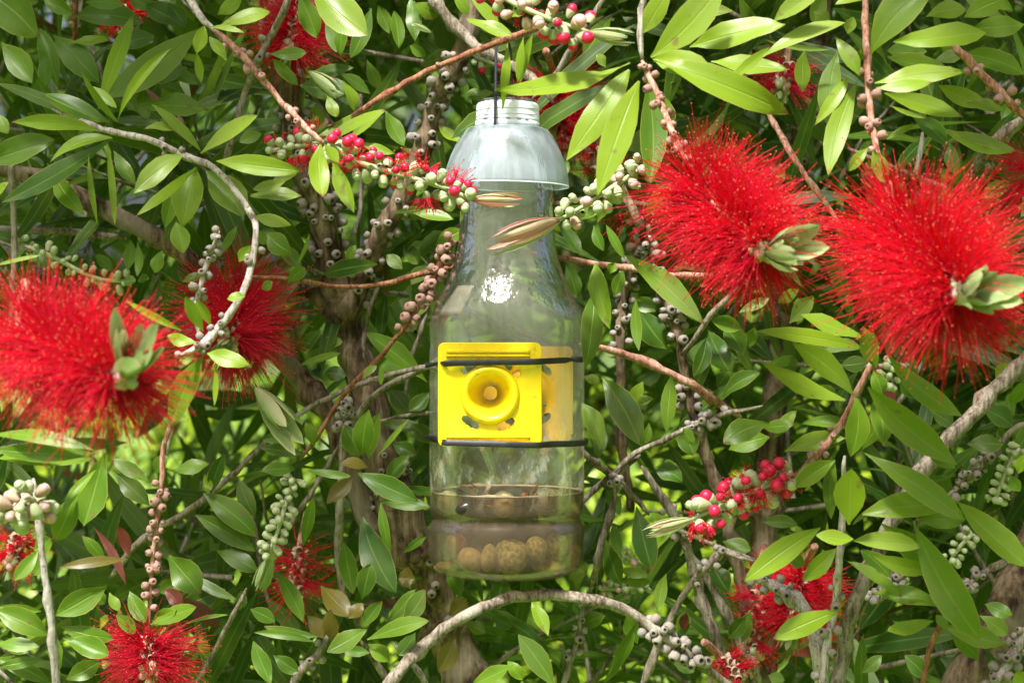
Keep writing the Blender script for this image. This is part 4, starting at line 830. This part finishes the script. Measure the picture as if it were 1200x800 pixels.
# yellow entrance plates, front and back
def plate_mat():
    t=MT('yellow_plastic'); n=t.noise(40,3); c=t.mix(t.smooth(n,.4,.7),(.86,.66,.008),(.80,.58,.006)); c=t.mix(t.math('MULTIPLY',t.smooth(t.noise(220,3),.60,.72),.5),c,(.45,.28,.03)); c=t.mix(t.math('MULTIPLY',t.smooth(t.noise(22,4),.5,.75),.25),c,(.62,.50,.10)); t.l(c,t.b.inputs['Base Color'])
    t.b.inputs['Roughness'].default_value=.33; t.b.inputs['Subsurface Weight'].default_value=.25; t.b.inputs['Subsurface Radius'].default_value=(.006,.004,.001); t.l(t.bump(t.noise(300,2),.08,.0004),t.b.inputs['Normal']); return t.m
M['plate']=plate_mat(); M['plate_back']=simple('orange_plastic',(1.,.56,.0),(1.,.52,.0),40,.4)
SLOTS=(48,126,235,298)
def plate(name,label,mat,center,flip):
    """a square plate with a round funnel, four curved slots and rib bars; local X right, Y into the bottle, Z up"""
    H=58*SX; th=.0018; fr=31*SX; nA=180
    cxy=Vector((0,0,0))
    # front sheet: polar grid between the funnel rim and the square outline, slots left open
    def sq(a,h,cr=7*SX):
        c,s=math.cos(a),math.sin(a); k=h/max(abs(c),abs(s)); x,z=c*k,s*k
        dx,dz=abs(x)-(h-cr),abs(z)-(h-cr)
        if dx>0 and dz>0:
            q=math.hypot(dx,dz); x=math.copysign(h-cr+dx/q*cr if q>cr else abs(x),x); z=math.copysign(h-cr+dz/q*cr if q>cr else abs(z),z)
        return x,z
    def in_slot(a):
        d=math.degrees(a)%360
        return any(abs((d-c+180)%360-180)<16.9 for c in SLOTS)
    e=empty(name,label,'entrance plate'); e.location=center
    if flip: e.rotation_euler=(0,0,math.pi)
    mb=MB(); v=[];f=[]
    rings=[]
    off=(1*SX,0)   # funnel sits a little off the middle
    for side,yy in((0,0.),(1,th)):
        ring=[]
        for ri in range(4):
            row=[]
            for k in range(nA):
                a=2*math.pi*k/nA; c,s=math.cos(a),math.sin(a)
                if ri==0: x,z=c*fr,s*fr
                elif ri in (1,2):
                    dd=min(abs((math.degrees(a)-q+180)%360-180) for q in SLOTS); hh=4.9*math.sqrt(max(0.,1-(dd/17.)**4)) if dd<17 else (.25 if dd<19.5 else 4.9)
                    rq=(38.4+(1 if ri==2 else -1)*max(hh,.25))*SX; x,z=c*rq,s*rq
                else: x,z=sq(a,H)
                row.append(len(v)); v.append((x,yy,z))
            ring.append(row)
        rings.append(ring)
    slot=[in_slot(2*math.pi*(k+.5)/nA) for k in range(nA)]
    for ri in range(3):
        for k in range(nA):
            k2=(k+1)%nA
            if ri==1 and slot[k]: continue
            A=rings[0]; B=rings[1]
            f.append((A[ri][k],A[ri+1][k],A[ri+1][k2],A[ri][k2])); f.append((B[ri][k2],B[ri+1][k2],B[ri+1][k],B[ri][k]))
    for k in range(nA):
        k2=(k+1)%nA; f.append((rings[0][3][k],rings[1][3][k],rings[1][3][k2],rings[0][3][k2]))
        if slot[k]:
            f.append((rings[0][1][k2],rings[1][1][k2],rings[1][1][k],rings[0][1][k])); f.append((rings[0][2][k],rings[1][2][k],rings[1][2][k2],rings[0][2][k2]))
            if not slot[k-1]: f.append((rings[0][1][k],rings[1][1][k],rings[1][2][k],rings[0][2][k]))
            if not slot[k2]: f.append((rings[0][1][k2],rings[0][2][k2],rings[1][2][k2],rings[1][1][k2]))
    mb.add(v,f)
    body=mb.build('plate_body',mat,e,smooth=False)
    bv=body.modifiers.new('edge','BEVEL'); bv.width=.0004; bv.segments=2; bv.limit_method='ANGLE'; bv.angle_limit=R(50)
    # funnel: a raised round lip that runs in to a small hole
    mb=MB(); fp=[(33.5,0.0004),(32.6,-.0016),(30.5,-.0030),(28,-.0034),(25,-.0024),(21,.0018),(16,.0085),(11,.0175),(8.2,.025),(8.0,.0262),(8.8,.0262),(9.2,.025),(12,.018),(17,.0098),(22,.0042),(27,.0010),(31,.0009)]
    lathe(mb,[(a*SX,h) for a,h in fp],64,0,Vector((0,0,0)),Vector((1,0,0)),Vector((0,0,1)),Vector((0,1,0)))
    mb.build('funnel',mat,e)
    for z,hh in((48.5,2.0),(43.5,1.7),(-46.5,2.0),(-54.0,1.8)):
        mb=MB(); x0=-49*SX; x1=45*SX; z0=(z-hh)*SX; z1=(z+hh)*SX; y0=-.0017
        bx=[(x0,.0002,z0),(x1,.0002,z0),(x1,.0002,z1),(x0,.0002,z1),(x0+.0004,y0,z0+.0004),(x1-.0004,y0,z0+.0004),(x1-.0004,y0,z1-.0004),(x0+.0004,y0,z1-.0004)]
        mb.add(bx,[(4,5,6,7),(0,1,5,4),(1,2,6,5),(2,3,7,6),(3,0,4,7)]); o=mb.build('rib',mat,e,smooth=False)
    return e
yf=-(91*SX)-.0042
plate('entrance_plate','bright yellow plastic entrance plate with round funnel strapped on the bottle front',M['plate'],P(574,462,yf-.0005),False)
plate('entrance_plate','orange-yellow entrance plate showing through the plastic at the bottle back',M['plate_back'],P(616,461,91*SX+.006),True)

# elastic bands twisted round bottle and plates
def band(label,pts,seed):
    """a flat rubber strap in a closed loop; twists with its length"""
    n=len(pts); v=[];f=[]; rr=random.Random(seed); tw=0.
    P_=pts
    for i in range(n):
        d=(P_[(i+1)%n]-P_[i-1]).normalized(); nrm=Vector((P_[i].x-C0.x,P_[i].y,0)); nrm=(nrm-d*nrm.dot(d)).normalized(); b=d.cross(nrm)
        ang=TW[seed](i/n); a=nrm*math.cos(ang)+b*math.sin(ang); c=b*math.cos(ang)-nrm*math.sin(ang)
        for (p,q) in ((-.0008,-.0017),(.0008,-.0017),(.0008,.0017),(-.0008,.0017)): v.append(P_[i]+a*p+c*q)
    for i in range(n):
        j=(i+1)%n
        for k in range(4): k2=(k+1)%4; f.append((i*4+k,j*4+k,j*4+k2,i*4+k2))
    mb=MB(); mb.add(v,f); o=mb.build('elastic_band',M['rubber'],smooth=True)
    b_=o.modifiers.new('edge','BEVEL'); b_.width=.0003; b_.segments=1
    return tag(o,label,'elastic band')
M['rubber']=simple('black_rubber',(.010,.010,.012),(.018,.018,.021),300,.48,.5,bump=.2)
def loop(y_of, rx=91*SX+.0015):
    pts=[]; n=220
    pf=yf-.0038   # clears the front ribs of the plate
    for k in range(n):
        a=2*math.pi*k/n; x=math.sin(a)*rx; y=-math.cos(a)*rx
        # the strap spans tight over the plates front and back
        fx0,fx1=-76*SX,42*SX
        if y<0 and fx0-14*SX<x<fx1+14*SX: 
            y=min(y,pf) if fx0<=x<=fx1 else y
        if y>0 and abs(x-.011)<.030: y=max(y,91*SX+.0105)
        pts.append(Vector((C0.x+x,y,Z(y_of(x/SX)))))
    # round off
    for _ in range(8): pts=[(pts[i-1]+pts[i]*2+pts[(i+1)%n])/4 for i in range(n)]
    return pts
def tw1(u):
    s=u if u<.5 else u-1     # 0 front centre, + right
    return max(0,-s-.10)*22 + (math.pi*min(1,max(0,(s-.12)/.05)) if s>0 else 0)
TW={1:tw1,2:lambda u: .25*math.sin(u*12)+ (max(0,(1-u)-.14)*14 if u>.5 else 0)*(1 if u<.9 else 1)}
band('upper black rubber band twisted across the top of the yellow plate',loop(lambda x: 423+(1.5 if x<0 else 0)*(-x/90)+(-2.5*(max(0,x-20)/70))+ (2.5*max(0,-x-60)/30)),1)
band('lower black rubber band stretched across the bottom of the yellow plate',loop(lambda x: 514.5+ (2.5*x/90)),2)

# cord: up from one side of the neck, over the limb and down behind the cap
mb=MB(); q0=P(580,152,-.021); cordpts=[P(580,160,-.0185),P(580,149,-.0215),P(580.5,125,-.019),P(581,95,-.012),P(581.5,60,-.004),P(583,52,.0),P(590,49,.008),P(597,52,.012),P(598.5,70,.015),P(599.5,100,.020),P(600,124,.0225),P(600,152,.0225),P(598,160,.021)]
pts,rd=catmull(cordpts,[.00085]*len(cordpts),.004); tube(mb,pts,rd,7,0)
tag(mb.build('hanging_cord',simple('dark_cord',(.018,.016,.03),(.03,.028,.045),600,.7,.2,bump=.5)),'thin dark cord holding the bottle cap up to the branch','cord')

# bait: nuts, fruit and drowned hornets
def lump(name,label,cat,px,py,dy,rx,rz,mat,seed,rough=.10,group=None,ry=None,tilt=0):
    rx*=1.1; rz*=1.08
    rr=random.Random(seed); mb=MB(); n1,n2=14,10; v=[];f=[]; ph=[rr.uniform(0,6.28) for _ in range(8)]
    for i in range(n2+1):
        th=math.pi*i/n2
        for k in range(n1):
            a=2*math.pi*k/n1; x,y,z=math.sin(th)*math.cos(a),math.sin(th)*math.sin(a),math.cos(th)
            q=1+rough*(math.sin(2.3*x+ph[0]+1.7*z)+.7*math.sin(3.1*y+ph[1]-2*x)+.5*math.sin(5*z+ph[2]+4*x))*.6
            v.append((x*rx*SX*q,y*(ry or rx)*SX*q,z*rz*SX*q))
    for i in range(n2):
        for k in range(n1): k2=(k+1)%n1; f.append((i*n1+k,(i+1)*n1+k,(i+1)*n1+k2,i*n1+k2))
    cx=px-BX; room=86-max(rx,ry or rx)*1.04; cx=max(-room,min(room,cx)); lim=math.sqrt(max(0,room*room-cx*cx))*SX; dy=max(-lim,min(lim,dy)); k_=DIST/(DIST+dy)
    mb.add(v,f); o=mb.build(name,mat); o.location=(C0.x+cx*SX,dy,P(px,py,dy).z); o.rotation_euler=(rr.uniform(-.3,.3),tilt,rr.uniform(0,3)); o['label']=label; o['category']=cat
    if group: o['group']=group
    return o
M['nut']=simple('soaked_nut',(.58,.54,.26),(.26,.22,.08),420,.7,.3,bump=1.)
M['nut2']=simple('tan_fruit',(.60,.50,.25),(.44,.33,.14),260,.55,.4,bump=.5)
M['nut3']=simple('grey_fruit',(.62,.56,.32),(.40,.34,.16),300,.6,.4,bump=.6)
M['berry']=simple('dark_berry',(.20,.012,.014),(.30,.03,.025),140,.3,.5)
g='bait fruit in the bottle'
lump('bait_fruit','yellow-brown fruit floating at the left wall of the bottle','fruit',528,589,-.022,14,13,M['nut2'],1,group=g)
lump('bait_fruit','yellow-brown fruit floating in the middle of the liquid','fruit',591,591,-.034,17,14,M['nut2'],2,group=g,ry=14)
lump('bait_fruit','large rough brown fruit floating right of the middle','fruit',641,589,-.022,19,15,M['nut'],3,group=g)
lump('berry','dark red berry above the fruit at lower left','berry',535.5,639,-.027,12.5,13,M['berry'],4,.03)
for i,(lab,px,py,dy,a,b,m) in enumerate([
 ('pale flat fruit lying at the far left of the bottle bottom',515,664,-.012,12,6,'nut2'),
 ('round tan fruit under the dark red berry',552,656,-.030,13,13.5,'nut2'),
 ('greyish oval fruit squeezed between tan fruit and the biggest nut',573,654,-.030,9,15,'nut3'),
 ('biggest rough yellow-brown nut lying at the bottle bottom',600,652,-.027,19,19,'nut'),
 ('small round speckled nut right of the biggest nut',628.5,642,-.036,12.5,13,'nut'),
 ('rough yellow nut lying at the right of the bottle bottom',653,641,-.018,14.5,16,'nut'),
 ('flat tan fruit lying under the two right nuts',641,663,-.028,20,7,'nut2'),
 ('grey-brown fruit against the right wall of the bottle bottom',671,653,-.006,10,15,'nut3')]):
    lump('bait_fruit',lab,'fruit',px,py,dy,a,b,M[m],20+i,group=g)
M['hornet']=simple('hornet_black',(.012,.010,.010),(.03,.02,.015),300,.3,.5); M['hornet_o']=simple('hornet_orange',(.45,.13,.02),(.30,.07,.015),300,.4,.5); M['wing']=simple('wing_brown',(.20,.12,.05),(.14,.08,.03),300,.3,.5)
def hornet(label,px,py,dy,ang,k=1.):
    e=empty('hornet',label,'insect','drowned hornets'); e.location=P(px,py,dy); e.rotation_euler=(0,ang,0)
    def blob(name,pos,rx,rz,m,parent=e):
        mb=MB(); n=10; lathe(mb,[(max(.02,math.sin(math.pi*i/7))*rx*k,-math.cos(math.pi*i/7)*rz*k) for i in range(8)],n,0,Vector(pos)*k); return mb.build(name,m,parent)
    blob('thorax',(0,0,0),.0036,.0042,M['hornet']); blob('head',(0,0,.0060),.0028,.0022,M['hornet_o']); blob('abdomen',(0,0,-.0090),.0036,.0065,M['hornet'])
    for s in (-1,1):
        mb=MB(); add_leaf(mb,Vector((s*.002,.001,.001))*k,Vector((s*.014,.002,-.008))*k,.004*k,Vector((0,-1,0)),.5,fold=.1); mb.build('wing',M['wing'],e)
        for q in (.003,0,-.003):
            mb=MB(); pts,rd=catmull([Vector((s*.003,-.001,q))*k,Vector((s*.008,-.002,q*2.2+.002))*k,Vector((s*.0135,-.001,q*3.4-.002))*k],[.0006*k,.0005*k,.0003*k],.002); tube(mb,pts,rd,5,0); mb.build('leg',M['hornet_o'] if q>0 else M['hornet'],e)
hornet('black and orange drowned hornet between the left and middle floating fruit',562,588,-.036,1.2,.95)
hornet('dark drowned hornet between the middle and right floating fruit',618,590,-.034,-.4,.85)
